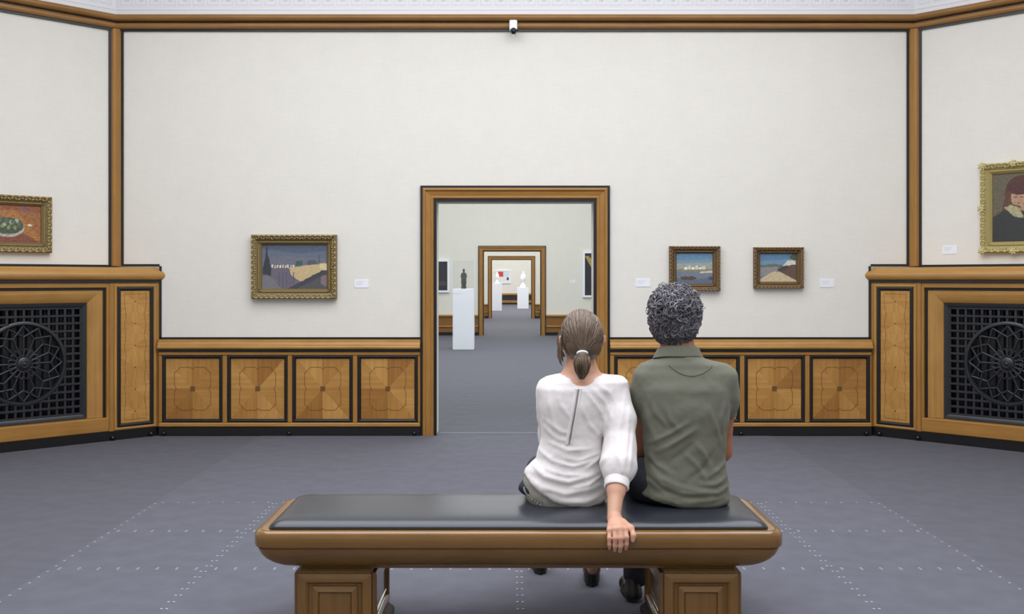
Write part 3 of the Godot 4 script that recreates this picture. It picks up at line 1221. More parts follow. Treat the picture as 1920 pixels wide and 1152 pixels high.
func oval(cx: float, cy: float, rx: float, ry: float) -> Array:
	var out := []
	for k in 28:
		out.append(Vector2(cx + rx * cos(TAU * k / 28), cy + ry * sin(TAU * k / 28)))
	return out

func brushed(im: Image, sd: int, strength := 0.10) -> StandardMaterial3D:
	var w := im.get_width()
	var h := im.get_height()
	var a := FastNoiseLite.new()
	a.seed = sd
	a.frequency = 0.045
	a.fractal_octaves = 3
	var src: Image = im.duplicate()
	for y in h:
		for x in w:
			var dx := int(a.get_noise_2d(x, y * 2.0) * 5.0)
			var dy := int(a.get_noise_2d(x + 300.0, y * 2.0) * 4.0)
			var p := src.get_pixel(clampi(x + dx, 0, w - 1), clampi(y + dy, 0, h - 1))
			var g := 1.0 + a.get_noise_2d(x * 0.9 + 70.0, y * 3.4) * strength * 2.0
			im.set_pixel(x, y, Color(p.r * g, p.g * g, p.b * g))
	return mat(Color.WHITE, 0.5, {"albedo_texture": ImageTexture.create_from_image(im), "texture_repeat": false})

func canvas(w: int, h: int, color: Color) -> Image:
	var im := Image.create(w, h, false, Image.FORMAT_RGB8)
	im.fill(color)
	return im

func rooftops() -> StandardMaterial3D:
	var im := canvas(300, 200, Color8(98, 108, 124))
	fill_poly(im, flat([0, 0, 1, 0, 1, 0.14, 0.6, 0.2, 0, 0.1]), Color8(84, 95, 112))
	fill_poly(im, flat([0, 0.3, 0.4, 0.26, 1, 0.32, 1, 0.5, 0, 0.5]), Color8(110, 111, 124))
	fill_poly(im, flat([0.7, 0.36, 0.82, 0.34, 0.84, 0.44, 0.68, 0.45]), Color8(88, 88, 98))
	fill_poly(im, flat([0.87, 0.24, 0.885, 0.24, 0.89, 0.44, 0.865, 0.44]), Color8(84, 88, 100))
	fill_poly(im, flat([0.52, 0.37, 0.62, 0.36, 0.62, 0.47, 0.52, 0.48]), Color8(62, 92, 88))
	fill_poly(im, flat([0.1, 0.47, 0.5, 0.45, 0.5, 0.56, 0.1, 0.56]), Color8(104, 98, 108))
	for k in 9:
		var x := 0.15 + k * 0.04
		fill_poly(im, flat([x, 0.46 + 0.02 * (k % 2), x + 0.025, 0.45, x + 0.025, 0.52, x, 0.53]), [Color8(226, 222, 206), Color8(190, 184, 168), Color8(214, 206, 186)][k % 3])
	fill_poly(im, flat([0.4, 0.53, 0.7, 0.46, 1.0, 0.43, 1.0, 0.60, 0.9, 0.60, 0.6, 0.84, 0.42, 0.70]), Color8(196, 174, 130))
	fill_poly(im, flat([0.88, 0.42, 1.0, 0.42, 1.0, 0.58, 0.88, 0.54]), Color8(214, 196, 152))
	fill_poly(im, flat([0.12, 0.58, 0.42, 0.54, 0.44, 0.68, 0.6, 0.84, 0.4, 1.0, 0.1, 1.0]), Color8(106, 100, 114))
	for k in 5:
		var x := 0.26 + k * 0.055
		fill_poly(im, flat([x, 0.62, x + 0.012, 0.62, x + 0.012, 0.98, x, 0.98]), Color8(88, 84, 98))
	fill_poly(im, flat([0.38, 1.0, 0.92, 0.58, 1.0, 0.58, 1.0, 0.66, 0.52, 1.0]), Color8(66, 66, 76))
	fill_poly(im, flat([0.52, 1.0, 1.0, 0.64, 1.0, 1.0]), Color8(82, 82, 84))
	fill_poly(im, flat([0.9, 0.72, 1.0, 0.66, 1.0, 0.95, 0.9, 0.88]), Color8(128, 112, 116))
	fill_poly(im, flat([0, 0.72, 0.1, 0.69, 0.2, 0.8, 0.3, 1.0, 0, 1.0]), Color8(116, 116, 122))
	fill_poly(im, flat([0.07, 0.0, 0.08, 0.0, 0.09, 0.24, 0.12, 0.36, 0.13, 0.5, 0.15, 0.52, 0.14, 0.7, 0.01, 0.66, 0.02, 0.5, 0.04, 0.4, 0.06, 0.24]), Color8(52, 56, 62))
	return brushed(im, 5, 0.04)

func harbour() -> StandardMaterial3D:
	var im := canvas(200, 160, Color8(120, 146, 160))
	fill_poly(im, flat([0, 0, 1, 0, 1, 0.2, 0, 0.24]), Color8(98, 136, 164))
	fill_poly(im, flat([0, 0.34, 1, 0.3, 1, 0.56, 0, 0.56]), Color8(152, 158, 150))
	fill_poly(im, flat([0, 0.54, 1, 0.52, 1, 1, 0, 1]), Color8(112, 122, 136))
	fill_poly(im, flat([0, 0.53, 0.24, 0.5, 0.6, 0.53, 1, 0.52, 1, 0.6, 0, 0.6]), Color8(130, 128, 104))
	for k in 6:
		var x := 0.22 + k * 0.1
		fill_poly(im, flat([x, 0.47 - 0.05 * (k % 2), x + 0.08, 0.45 - 0.05 * (k % 2), x + 0.08, 0.53, x, 0.53]), [Color8(232, 230, 220), Color8(206, 202, 188)][k % 2])
	fill_poly(im, flat([0.66, 0.6, 1, 0.56, 1, 0.64, 0.64, 0.65]), Color8(200, 190, 166))
	fill_poly(im, flat([0, 0.8, 0.5, 0.84, 1, 0.8, 1, 1, 0, 1]), Color8(92, 104, 122))
	fill_poly(im, flat([0.12, 0.76, 0.5, 0.75, 0.56, 0.82, 0.48, 0.87, 0.16, 0.86]), Color8(86, 70, 62))
	fill_poly(im, flat([0.86, 0.76, 1.0, 0.76, 1.0, 0.86, 0.9, 0.86]), Color8(72, 76, 88))
	return brushed(im, 8, 0.07)

func beach() -> StandardMaterial3D:
	var im := canvas(200, 160, Color8(92, 128, 160))
	fill_poly(im, flat([0, 0.26, 1, 0.2, 1, 0.5, 0, 0.42]), Color8(110, 142, 166))
	fill_poly(im, flat([0, 0.42, 0.4, 0.36, 0.7, 0.42, 0.7, 0.52, 0, 0.52]), Color8(96, 108, 96))
	fill_poly(im, flat([0, 0.48, 0.5, 0.46, 0.5, 0.7, 0, 0.8]), Color8(138, 136, 134))
	fill_poly(im, flat([0, 0.9, 0.36, 0.64, 0.6, 0.64, 1.0, 0.92, 1.0, 1, 0, 1]), Color8(196, 178, 144))
	fill_poly(im, flat([0.5, 0.6, 0.7, 0.42, 1.0, 0.3, 1.0, 0.95, 0.72, 0.76]), Color8(96, 76, 64))
	fill_poly(im, flat([0.46, 0.58, 0.72, 0.38, 0.78, 0.5, 0.6, 0.64]), Color8(74, 62, 54))
	fill_poly(im, flat([0.62, 0.44, 0.76, 0.24, 0.95, 0.22, 0.98, 0.38, 0.8, 0.42]), Color8(206, 204, 194))
	fill_poly(im, flat([0.8, 0.14, 0.9, 0.0, 1, 0, 1, 0.26, 0.9, 0.24]), Color8(72, 82, 66))
	return brushed(im, 11, 0.07)

func still_life() -> StandardMaterial3D:
	var im := canvas(220, 180, Color8(150, 98, 56))
	fill_poly(im, flat([0, 0, 1, 0, 1, 0.2, 0.3, 0.12, 0, 0.24]), Color8(140, 84, 56))
	fill_poly(im, flat([0.1, 0.16, 0.5, 0.14, 1.0, 0.9, 0.8, 0.95]), Color8(164, 112, 58))
	fill_poly(im, flat([0, 0.8, 0.6, 0.7, 1.0, 1.0, 0, 1.0]), Color8(126, 74, 56))
	fill_poly(im, oval(0.68, 0.08, 0.06, 0.07), Color8(110, 84, 104))
	fill_poly(im, oval(0.34, 0.60, 0.33, 0.25), Color8(170, 166, 150))
	fill_poly(im, oval(0.34, 0.55, 0.31, 0.22), Color8(72, 84, 66))
	for k in 12:
		fill_poly(im, oval(0.12 + 0.04 * k, 0.5 + 0.1 * sin(k * 2.3), 0.035, 0.06), [Color8(120, 138, 84), Color8(156, 166, 150), Color8(92, 108, 84)][k % 3])
	fill_poly(im, oval(0.78, 0.52, 0.05, 0.03), Color8(214, 204, 176))
	return brushed(im, 14, 0.16)

func sitter() -> StandardMaterial3D:
	var im := canvas(200, 280, Color8(98, 90, 72))
	fill_poly(im, oval(0.62, 0.30, 0.34, 0.26), Color8(82, 48, 40))
	fill_poly(im, flat([0.3, 0.3, 0.5, 0.2, 0.5, 0.55, 0.2, 0.58]), Color8(92, 60, 46))
	fill_poly(im, oval(0.58, 0.36, 0.17, 0.145), Color8(178, 142, 112))
	fill_poly(im, oval(0.62, 0.22, 0.27, 0.10), Color8(78, 44, 40))
	fill_poly(im, flat([0.46, 0.4, 0.7, 0.42, 0.7, 0.56, 0.46, 0.5]), Color8(170, 134, 104))
	fill_poly(im, flat([0.0, 0.64, 0.24, 0.54, 0.5, 0.56, 0.8, 0.56, 1.0, 0.64, 1.0, 1.0, 0.0, 1.0]), Color8(48, 50, 50))
	fill_poly(im, flat([0.26, 0.5, 0.46, 0.45, 0.62, 0.54, 0.7, 0.66, 0.5, 0.64]), Color8(168, 160, 122))
	fill_poly(im, flat([0.42, 0.445, 0.64, 0.50, 0.64, 0.515, 0.42, 0.46]), Color8(40, 36, 36))
	fill_poly(im, flat([0.48, 0.345, 0.54, 0.345, 0.54, 0.36, 0.48, 0.36]), Color8(66, 50, 42))
	fill_poly(im, flat([0.62, 0.345, 0.68, 0.345, 0.68, 0.36, 0.62, 0.36]), Color8(66, 50, 42))
	fill_poly(im, flat([0.54, 0.435, 0.63, 0.435, 0.61, 0.45, 0.56, 0.45]), Color8(140, 84, 74))
	return brushed(im, 17, 0.10)

func picture(label: String, at: Vector3, turn: float, w: float, h: float, fw: float, paint: Material, gilt: Array, depth: float, lumps: float, knots := false) -> void:
	var root := thing("painting", label, "painting", at, turn)
	var hx := w / 2 - fw
	var hy := h / 2 - fw
	var mb := MB.new()
	var path := rect_path(0, 0, hx, hy, 0.0)
	mb.sweep([Vector2(fw, 0), Vector2(fw, depth * 0.72), Vector2(fw * 0.95, depth * 0.92), Vector2(fw * 0.86, depth), Vector2(fw * 0.76, depth * 0.92), Vector2(fw * 0.5, depth * 0.62), Vector2(fw * 0.36, depth * 0.52), Vector2(fw * 0.33, depth * 0.62), Vector2(fw * 0.25, depth * 0.66), Vector2(fw * 0.2, depth * 0.58), Vector2(fw * 0.05, depth * 0.4), Vector2(0, depth * 0.3), Vector2(0, 0)], path, Vector3.BACK, true)
	var frame := part("frame", mb, gilt[0], root)
	var carve := MB.new()   # leaf carving, too fine to pick apart
	for e in 4:
		var a: Vector3 = path[e]
		var b: Vector3 = path[(e + 1) % 4]
		var T := (b - a).normalized()
		var N := T.cross(Vector3.BACK)
		var length := a.distance_to(b) + fw * 1.2
		var count := int(length / lumps)
		for k in count:
			var s := -fw * 0.6 + (k + 0.5) * length / count
			var tilt := 0.7 * (1 if k % 2 == 0 else -1) + rng.randf_range(-0.3, 0.3)
			var B := Basis(Vector3.BACK, atan2(T.y, T.x) + tilt)
			var lift := rng.randf_range(0.85, 1.1)
			carve.ball(a + T * s + N * fw * (0.66 + rng.randf_range(-0.05, 0.05)) + Vector3(0, 0, depth * 0.80), Vector3(lumps * 0.66, lumps * 0.24, depth * 0.20 * lift), 6, 4, B)
			if k % 2 == 0:
				carve.ball(a + T * s + N * fw * 0.88 + Vector3(0, 0, depth * 0.97), Vector3(lumps * 0.62, fw * 0.08, depth * 0.12 * lift), 6, 4, Basis(Vector3.BACK, atan2(T.y, T.x)))
		var beads := int((length - fw) / 0.011)
		for k in beads:
			carve.ball(a + T * ((k + 0.5) * (length - fw * 1.2) / beads) + N * fw * 0.28 + Vector3(0, 0, depth * 0.64), Vector3(0.0046, 0.0046, 0.0046), 5, 3)
		if knots:   # shell ornaments that break the outline at the corners and the middles
			for q in [0.0, 0.5]:
				var p: Vector3 = a.lerp(b, q) + N * fw * (0.86 if q > 0.0 else 0.80) + Vector3(0, 0, depth * 0.9)
				if q == 0.0:
					p -= T * fw * 0.80
				for k in 7:
					var ang := TAU * k / 7.0
					carve.ball(p + Vector3(cos(ang), sin(ang), 0) * fw * 0.2, Vector3(fw * 0.2, fw * 0.1, depth * 0.2), 6, 4, Basis(Vector3.BACK, ang))
				carve.ball(p, Vector3(fw * 0.14, fw * 0.14, depth * 0.3), 8, 5)
	var cv := part("carving", carve, gilt[1], frame)
	cv.set_meta("kind", "stuff")
	mb = MB.new()
	var z := depth * 0.22
	var f := mb.v.size()
	for k in [[-1, -1], [1, -1], [1, 1], [-1, 1]]:
		mb.vuv(Vector3(k[0] * (hx + 0.004), k[1] * (hy + 0.004), z), Vector3.BACK, Vector2((k[0] + 1) / 2.0, (1 - k[1]) / 2.0))
	mb.quad_i(f, f + 1, f + 2, f + 3)
	part("canvas", mb, paint, root)
	mb = MB.new()
	mb.box(Vector3(0, 0, z / 2 - 0.001), Vector3(hx * 2 + 0.01, hy * 2 + 0.01, z - 0.003))
	part("stretcher_board", mb, M.wood_dark, root)

func wall_label(label: String, at: Vector3, turn: float) -> void:
	var root := thing("wall_label", label, "label", at, turn)
	var mb := MB.new()
	mb.box(Vector3(0, 0, 0.002), Vector3(0.125, 0.072, 0.004), 0.001)
	part("card", mb, M.card, root)
	mb = MB.new()
	for k in 3:
		mb.box(Vector3(-0.012 - k * 0.004, 0.018 - k * 0.012, 0.0042), Vector3(0.07 - k * 0.008, 0.0035, 0.0006))
	part("print_lines", mb, M.print, root)

func plain_picture(label: String, at: Vector3, w: float, h: float, blocks: Array, ground: Color, border: Material) -> void:
	var root := thing("painting", label, "painting", at)
	var mb := MB.new()
	mb.sweep([Vector2(0.05, 0), Vector2(0.05, 0.05), Vector2(0, 0.05), Vector2(0, 0)], rect_path(0, 0, w / 2, h / 2, 0), Vector3.BACK, true)
	part("frame", mb, border, root)
	mb = MB.new()
	mb.box(Vector3(0, 0, 0.015), Vector3(w, h, 0.03))
	var im := canvas(96, 96, ground)
	for b in blocks:
		fill_poly(im, flat(b[0]), b[1])
	mb = MB.new()
	var f := mb.v.size()
	for k in [[-1, -1], [1, -1], [1, 1], [-1, 1]]:
		mb.vuv(Vector3(k[0] * w / 2, k[1] * h / 2, 0.03), Vector3.BACK, Vector2((k[0] + 1) / 2.0, (1 - k[1]) / 2.0))
	mb.quad_i(f, f + 1, f + 2, f + 3)
	part("canvas", mb, mat(Color.WHITE, 0.5, {"albedo_texture": ImageTexture.create_from_image(im), "texture_repeat": false}), root)

# ---------------------------------------------------------------- bench
func bench() -> void:
	var root := thing("bench", "long wooden museum bench with black leather cushion and two panelled pedestals", "bench", Vector3(-0.0115, 0, 5.05))
	var mb := MB.new()
	var X := 0.958
	var Z := 0.30
	var lv := []
	for l in [[0.152, 0.292], [0.150, 0.302], [0.118, 0.307], [0.086, 0.316], [0.058, 0.329], [0.036, 0.345], [0.021, 0.362], [0.012, 0.380], [0.010, 0.388], [0.016, 0.389], [0.016, 0.394], [0.002, 0.395], [0.0, 0.400], [0.0, 0.436], [0.003, 0.444], [0.009, 0.449], [0.018, 0.451], [0.021, 0.448], [0.024, 0.452], [0.1, 0.452]]:
		lv.append([X - l[0], Z - l[0] * 0.75, maxf(0.004, 0.055 - l[0] * 0.3), l[1]])
	var low := lv.slice(0, 11)
	mb.stack(low)
	part("apron", mb, M.bench, root)
	mb = MB.new()
	mb.stack(lv.slice(10))
	part("seat_frame", mb, M.bench, root)
	mb = MB.new()
	mb.stack([[0.900, 0.257, 0.02, 0.45], [0.908, 0.265, 0.024, 0.453], [0.909, 0.266, 0.026, 0.457], [0.905, 0.262, 0.026, 0.464], [0.897, 0.254, 0.026, 0.470], [0.885, 0.242, 0.03, 0.4755], [0.868, 0.225, 0.03, 0.480], [0.845, 0.203, 0.04, 0.4835], [0.80, 0.165, 0.05, 0.486], [0.70, 0.11, 0.05, 0.4875], [0.6, 0.06, 0.04, 0.488]], Vector3.ZERO, 60.0)
	part("cushion", mb, M.leather, root)
	for s in [-0.672, 0.668]:
		var ped := MB.new()
		ped.grain = Vector3.UP
		ped.box(Vector3(s, 0.165, 0), Vector3(0.272, 0.258, 0.436), 0.006)
		var p := part("pedestal", ped, M.bench, root)
		var faces := [[Vector3(s, 0.172, 0.218), 0.0, 0.136], [Vector3(s, 0.172, -0.218), PI, 0.136], [Vector3(s + 0.136, 0.172, 0), PI / 2, 0.218], [Vector3(s - 0.136, 0.172, 0), -PI / 2, 0.218]]
		for f in faces:
			var hx: float = f[2]
			mb = MB.new()
			mb.sweep([Vector2(0, 0), Vector2(0, 0.012), Vector2(-0.006, 0.015), Vector2(-0.03, 0.015), Vector2(-0.036, 0.008), Vector2(-0.04, 0.002), Vector2(-0.04, 0)], rect_path(0, -0.005, hx - 0.001, 0.116, 0), Vector3.BACK, true)
			mb.sweep([Vector2(0, 0), Vector2(-0.002, 0.006), Vector2(-0.022, 0.010), Vector2(-0.026, 0.002), Vector2(-0.026, 0)], rect_path(0, -0.005, hx - 0.052, 0.070, 0), Vector3.BACK, true)
			var o := part("panel_moulding", mb, M.bench, p)
			o.position = f[0]
			o.rotation.y = f[1]
			mb = MB.new()
			mb.grain = Vector3.UP
			mb.box(Vector3(0, -0.005, 0.002), Vector3(2 * (hx - 0.078), 0.088, 0.004), 0.001)
			o = part("panel_field", mb, M.bench, p)
			o.position = f[0]
			o.rotation.y = f[1]
		mb = MB.new()
		mb.stack([[0.165, 0.25, 0.02, 0.0], [0.168, 0.253, 0.02, 0.012], [0.162, 0.247, 0.02, 0.026], [0.15, 0.232, 0.012, 0.036], [0.146, 0.228, 0.008, 0.044]], Vector3(s, 0, 0))
		part("plinth", mb, M.black, p)

# ---------------------------------------------------------------- things in the rooms beyond
func white_plinth(label: String, at: Vector3, w: float, h: float) -> void:
	var mb := MB.new()
	mb.box(Vector3(0, h / 2, 0), Vector3(w, h, w), 0.004)
	var root := thing("plinth", label, "plinth", at)
	part("body", mb, M.white, root)
	mb = MB.new()
	mb.box(Vector3(0, 0.006, 0), Vector3(w - 0.02, 0.012, w - 0.02))
	part("foot", mb, M.grey_plastic, root)
	if h > 1.1:
		mb = MB.new()
		mb.box(Vector3(-w * 0.3, h - 0.07, w / 2 + 0.002), Vector3(0.12, 0.05, 0.004))
		part("label_card", mb, M.card, root)

func far_rooms() -> void:
	next_room(-0.3, -16.3, 4.5, true, M.fabric_far)
	next_room(-16.6, -27.4, 4.5, true, M.fabric)
	next_room(-27.7, -47.6, 4.5, false, M.fabric)
	door_frame("door_2", Vector3(0, 0, -16.3))
	door_frame("door_3", Vector3(0, 0, -27.4))
	var mb := MB.new()
	mb.box(Vector3(0, -0.1, -0.15), Vector3(DOOR_X * 2, 0.2, 0.3))
	var th := structure("floor_threshold", mb, M.carpet)
	mb = MB.new()
	mb.box(Vector3(0, 0.0015, -0.14), Vector3(DOOR_X * 2 - 0.02, 0.003, 0.012))
	part("threshold_strip", mb, M.strip, th)
	var spots := [[-16.3, "second", "left of the far doorway"], [-27.4, "third", "left of the last doorway"]]
	for sp in spots:
		for s in [-1, 1]:
			var side := "left" if s < 0 else "right"
			var which: String = "the second doorway" if sp[1] == "second" else "the third, farthest doorway"
			var root := thing("wainscot", "low brown wooden wainscot just %s of %s" % [side, which], "wainscot", Vector3(s * (DOOR_X + 0.136 + 1.7), 0, sp[0]))
			board("cap_moulding", root, M.wood_light, Vector3(0, 0.475, 0.05), Vector3(3.4, 0.05, 0.1), 0.012)
			board("upper_panel", root, M.wood_dark, Vector3(0, 0.34, 0.03), Vector3(3.38, 0.22, 0.06))
			board("middle_rail", root, M.wood_light, Vector3(0, 0.215, 0.045), Vector3(3.4, 0.035, 0.09), 0.01)
			board("lower_panel", root, M.wood_dark, Vector3(0, 0.135, 0.03), Vector3(3.38, 0.125, 0.06))
			board("base_board", root, M.black, Vector3(0, 0.036, 0.03), Vector3(3.4, 0.072, 0.06))
			if sp[1] == "third":
				board("grille", root, M.iron, Vector3(-s * 1.46, 0.2, 0.062), Vector3(0.22, 0.22, 0.01))
	var far := thing("wainscot", "low wainscot with long dark panel on the farthest wall", "wainscot", Vector3(0, 0, -47.6))
	board("cap_moulding", far, M.wood_light, Vector3(0, 0.55, 0.06), Vector3(8.9, 0.10, 0.12), 0.012)
	board("grille_panel", far, M.iron, Vector3(0, 0.36, 0.03), Vector3(8.9, 0.28, 0.06))
	board("bottom_rail", far, M.wood, Vector3(0, 0.15, 0.05), Vector3(8.9, 0.14, 0.1), 0.012)
	board("base_board", far, M.black, Vector3(0, 0.04, 0.04), Vector3(8.9, 0.08, 0.08))
	# second room: figurine in a glass case on a tall plinth
	var at := Vector3(-0.951, 0, -11.3)
	white_plinth("tall white plinth under the glass case in the second room", at, 0.41, 1.175)
	var fig := thing("figurine", "small dark bronze standing figurine inside the glass case", "sculpture", at + Vector3(0.0, 1.175, 0))
	mb = MB.new()
	mb.box(Vector3(0, 0.022, 0), Vector3(0.10, 0.044, 0.09), 0.006)
	part("base", mb, M.bronze, fig)
	var f := Field.new()
	f.chain([Vector3(-0.022, 0.03, 0), Vector3(-0.026, 0.13, 0.006), Vector3(-0.02, 0.2, 0)], [0.02, 0.024, 0.03], 0.02)
	f.chain([Vector3(0.022, 0.03, 0), Vector3(0.026, 0.13, 0.006), Vector3(0.02, 0.2, 0)], [0.02, 0.024, 0.03], 0.02)
	f.chain([Vector3(0, 0.2, 0), Vector3(0, 0.25, 0.004), Vector3(0, 0.29, 0)], [0.034, 0.03, 0.036], 0.02)
	f.chain([Vector3(-0.036, 0.295, 0), Vector3(-0.05, 0.235, 0.01), Vector3(-0.02, 0.2, 0.03)], [0.015, 0.012, 0.011], 0.012)
	f.chain([Vector3(0.036, 0.295, 0), Vector3(0.05, 0.235, 0.01), Vector3(0.02, 0.2, 0.03)], [0.015, 0.012, 0.011], 0.012)
	f.chain([Vector3(0, 0.3, 0), Vector3(0, 0.335, 0)], [0.014, 0.014], 0.012)
	f.balls.append([Vector3(0, 0.362, 0.004), Vector3(0.023, 0.032, 0.026), 0.008])
	mb = MB.new()
	add_field(mb, f, Vector3(-0.09, 0.02, -0.07), Vector3(0.09, 0.42, 0.08), 0.007)
	part("figure", mb, M.bronze, fig)
	var gc := thing("glass_case", "clear glass case over the dark figurine in the second room", "display case", at + Vector3(0, 1.175, 0))
	for k in [[Vector3(0, 0.27, 0.197), Vector3(0.4, 0.54, 0.006)], [Vector3(0, 0.27, -0.197), Vector3(0.4, 0.54, 0.006)], [Vector3(0.197, 0.27, 0), Vector3(0.006, 0.54, 0.388)], [Vector3(-0.197, 0.27, 0), Vector3(0.006, 0.54, 0.388)], [Vector3(0, 0.543, 0), Vector3(0.4, 0.006, 0.4)]]:
		mb = MB.new()
		mb.box(k[0], k[1])
		part("pane", mb, M.glass, gc)
	for k in [[-1, -1], [1, -1], [1, 1], [-1, 1]]:
		mb = MB.new()
		mb.box(Vector3(k[0] * 0.198, 0.27, k[1] * 0.198), Vector3(0.008, 0.54, 0.008), 0.001)
		part("edge", mb, M.print, gc)
	plain_picture("dark painting in a white frame on the left of the second room", Vector3(-2.02, 1.44, -16.3), 0.9, 0.70, [[[0.6, 0.72, 0.9, 0.66, 1.0, 0.8, 0.7, 0.86], Color8(74, 66, 56)], [[0.0, 0.0, 0.4, 0.0, 0.3, 0.6, 0.0, 0.7], Color8(38, 40, 44)]], Color8(44, 46, 50), M.white)
	plain_picture("dark painting with a yellow diagonal in a white frame, second room's right", Vector3(2.24, 1.48, -16.3), 0.95, 1.02, [[[0.0, 0.06, 0.1, 0.06, 0.5, 0.5, 0.45, 0.7, 0.2, 0.4], Color8(170, 146, 74)], [[0.22, 0.62, 0.34, 0.56, 0.4, 0.95, 0.28, 0.95], Color8(178, 184, 190)]], Color8(40, 42, 48), M.white)
	wall_label("pale label card on the second room's wall, left of the yellow-streaked painting", Vector3(1.47, 1.31, -16.3), 0.0)
	# fourth room
	for s in [[Vector3(-0.62, 0, -36.1), 0.42, 1.18, "left"], [Vector3(0.54, 0, -39.4), 0.52, 0.98, "right"]]:
		white_plinth("white plinth in the farthest room, the %s one of the two" % s[3], s[0], s[1], s[2])
		var b := thing("bust", "smooth white egg-shaped head on the %s plinth in the farthest room" % s[3], "sculpture", s[0] + Vector3(0, s[2], 0))
		b.scale = Vector3.ONE * (0.72 if s[3] == "left" else 1.1)
		mb = MB.new()
		mb.lathe([Vector2(0.001, 0), Vector2(0.12, 0.0), Vector2(0.125, 0.03), Vector2(0.10, 0.10), Vector2(0.06, 0.16), Vector2(0.05, 0.22)], Vector3.ZERO, 20)
		part("neck", mb, M.white_gloss, b)
		mb = MB.new()
		mb.ball(Vector3(0.01, 0.40, 0), Vector3(0.115, 0.2, 0.14), 20, 14, Basis(Vector3.BACK, -0.12))
		mb.ball(Vector3(0.015, 0.62, 0), Vector3(0.05, 0.05, 0.05), 12, 8)
		part("head", mb, M.white_gloss, b)
	plain_picture("white abstract painting with a red block and blue block, farthest wall", Vector3(-0.43, 1.50, -47.6), 0.72, 0.62, [[[0.10, 0.06, 0.50, 0.06, 0.50, 0.50, 0.10, 0.50], Color8(206, 62, 50)], [[0.76, 0.56, 0.92, 0.56, 0.92, 0.80, 0.76, 0.80], Color8(44, 60, 140)], [[0.50, 0.06, 0.94, 0.06, 0.94, 0.50, 0.50, 0.50], Color8(206, 216, 232)]], Color8(226, 226, 222), M.white)

func security_camera() -> void:
	var root := thing("security_camera", "small white security camera with black lens on the picture rail", "camera", Vector3(-0.016, 3.54, 0.05))
	var mb := MB.new()
	mb.box(Vector3(0, 0.01, 0.035), Vector3(0.068, 0.084, 0.07), 0.008)
	part("housing", mb, M.white, root)
	mb = MB.new()
	mb.ball(Vector3(0.002, -0.044, 0.06), Vector3(0.026, 0.03, 0.03), 14, 10)
	part("lens", mb, M.black_gloss, root)
	mb = MB.new()
	mb.tube([Vector3(0.002, -0.066, 0.06), Vector3(0.002, -0.092, 0.058)], [0.009, 0.005], 8)
	part("stem", mb, M.grey_plastic, root)
	mb = MB.new()
	mb.tube([Vector3(0.026, -0.03, 0.05), Vector3(0.044, -0.034, 0.05)], [0.007, 0.007], 8)
	part("knob", mb, M.black, root)
	mb = MB.new()
	mb.tube([Vector3(0, 0.05, 0.02), Vector3(0, 0.062, 0.0)], [0.008, 0.008], 8)
	part("mount", mb, M.white, root)

# ---------------------------------------------------------------- people
func head_field(f: Field, c: Vector3, s: float, turn: Basis) -> void:
	# c: middle of the skull, the face looks along turn * (0, 0, -1); s: head height / 0.23
	var at := func(x: float, y: float, z: float) -> Vector3: return c + turn * (Vector3(x, y, z) * s)
	f.balls.append([at.call(0, 0.022, 0.004), Vector3(0.073, 0.092, 0.092) * s, 0.02])
	f.balls.append([at.call(0, -0.03, -0.026), Vector3(0.062, 0.082, 0.068) * s, 0.03])
	f.capsule(at.call(0, -0.098, -0.062), at.call(0, -0.088, -0.066), 0.022 * s, 0.022 * s, 0.03)
	f.chain([at.call(0, 0.0, -0.094), at.call(0, -0.034, -0.110), at.call(0, -0.038, -0.098)], [0.008 * s, 0.012 * s, 0.012 * s], 0.012)
	f.capsule(at.call(-0.02, -0.062, -0.092), at.call(0.02, -0.062, -0.092), 0.007 * s, 0.007 * s, 0.008)
	f.capsule(at.call(-0.017, -0.073, -0.09), at.call(0.017, -0.073, -0.09), 0.008 * s, 0.008 * s, 0.008)
	for e in [-1.0, 1.0]:
		f.capsule(at.call(e * 0.018, 0.014, -0.094), at.call(e * 0.046, 0.012, -0.082), 0.007 * s, 0.006 * s, 0.012)
		f.chain([at.call(e * 0.074, 0.014, 0.006), at.call(e * 0.089, 0.014, 0.020), at.call(e * 0.089, -0.004, 0.022), at.call(e * 0.079, -0.028, 0.012)], [0.008 * s, 0.009 * s, 0.008 * s, 0.008 * s], 0.006)
		f.holes.append([at.call(e * 0.031, -0.004, -0.104), Vector3(0.016, 0.009, 0.016) * s])

func eyes(parent: Node, base: Vector3, c: Vector3, s: float, turn: Basis) -> void:
	for e in [-1.0, 1.0]:
		var at := c + turn * (Vector3(e * 0.031, -0.004, -0.079) * s) - base
		var mb := MB.new()
		mb.ball(at, Vector3.ONE * 0.0115 * s, 14, 10)
		var o := part("eye", mb, M.eye_white, parent)
		mb = MB.new()
		mb.ball(at + turn * Vector3(0, 0, -0.0062 * s), Vector3.ONE * 0.0062 * s, 12, 8)
		part("iris", mb, M.iris, o)

func hand_field(f: Field, wrist: Vector3, knuckles: Array, fingers: Array, thumb: Array, r := 0.0088) -> void:
	for k in knuckles:
		f.chain([wrist, wrist.lerp(k, 0.5), k], [0.021, 0.0145, 0.0115], 0.012)
	for k in knuckles.size() - 1:
		f.capsule(wrist.lerp(knuckles[k], 0.72), wrist.lerp(knuckles[k + 1], 0.72), 0.0125, 0.0125, 0.008)
	for k in fingers.size():
		var p: Array = [knuckles[k]] + fingers[k]
		var s: float = [1.0, 1.02, 0.97, 0.86][k]
		f.chain(p, [0.0104 * s, 0.0094 * s, 0.0086 * s, 0.0074 * s], 0.004)
	f.chain([wrist.lerp(thumb[0], 0.35)] + thumb, [0.015, 0.0145, 0.0112, 0.0096, 0.0082], 0.008)

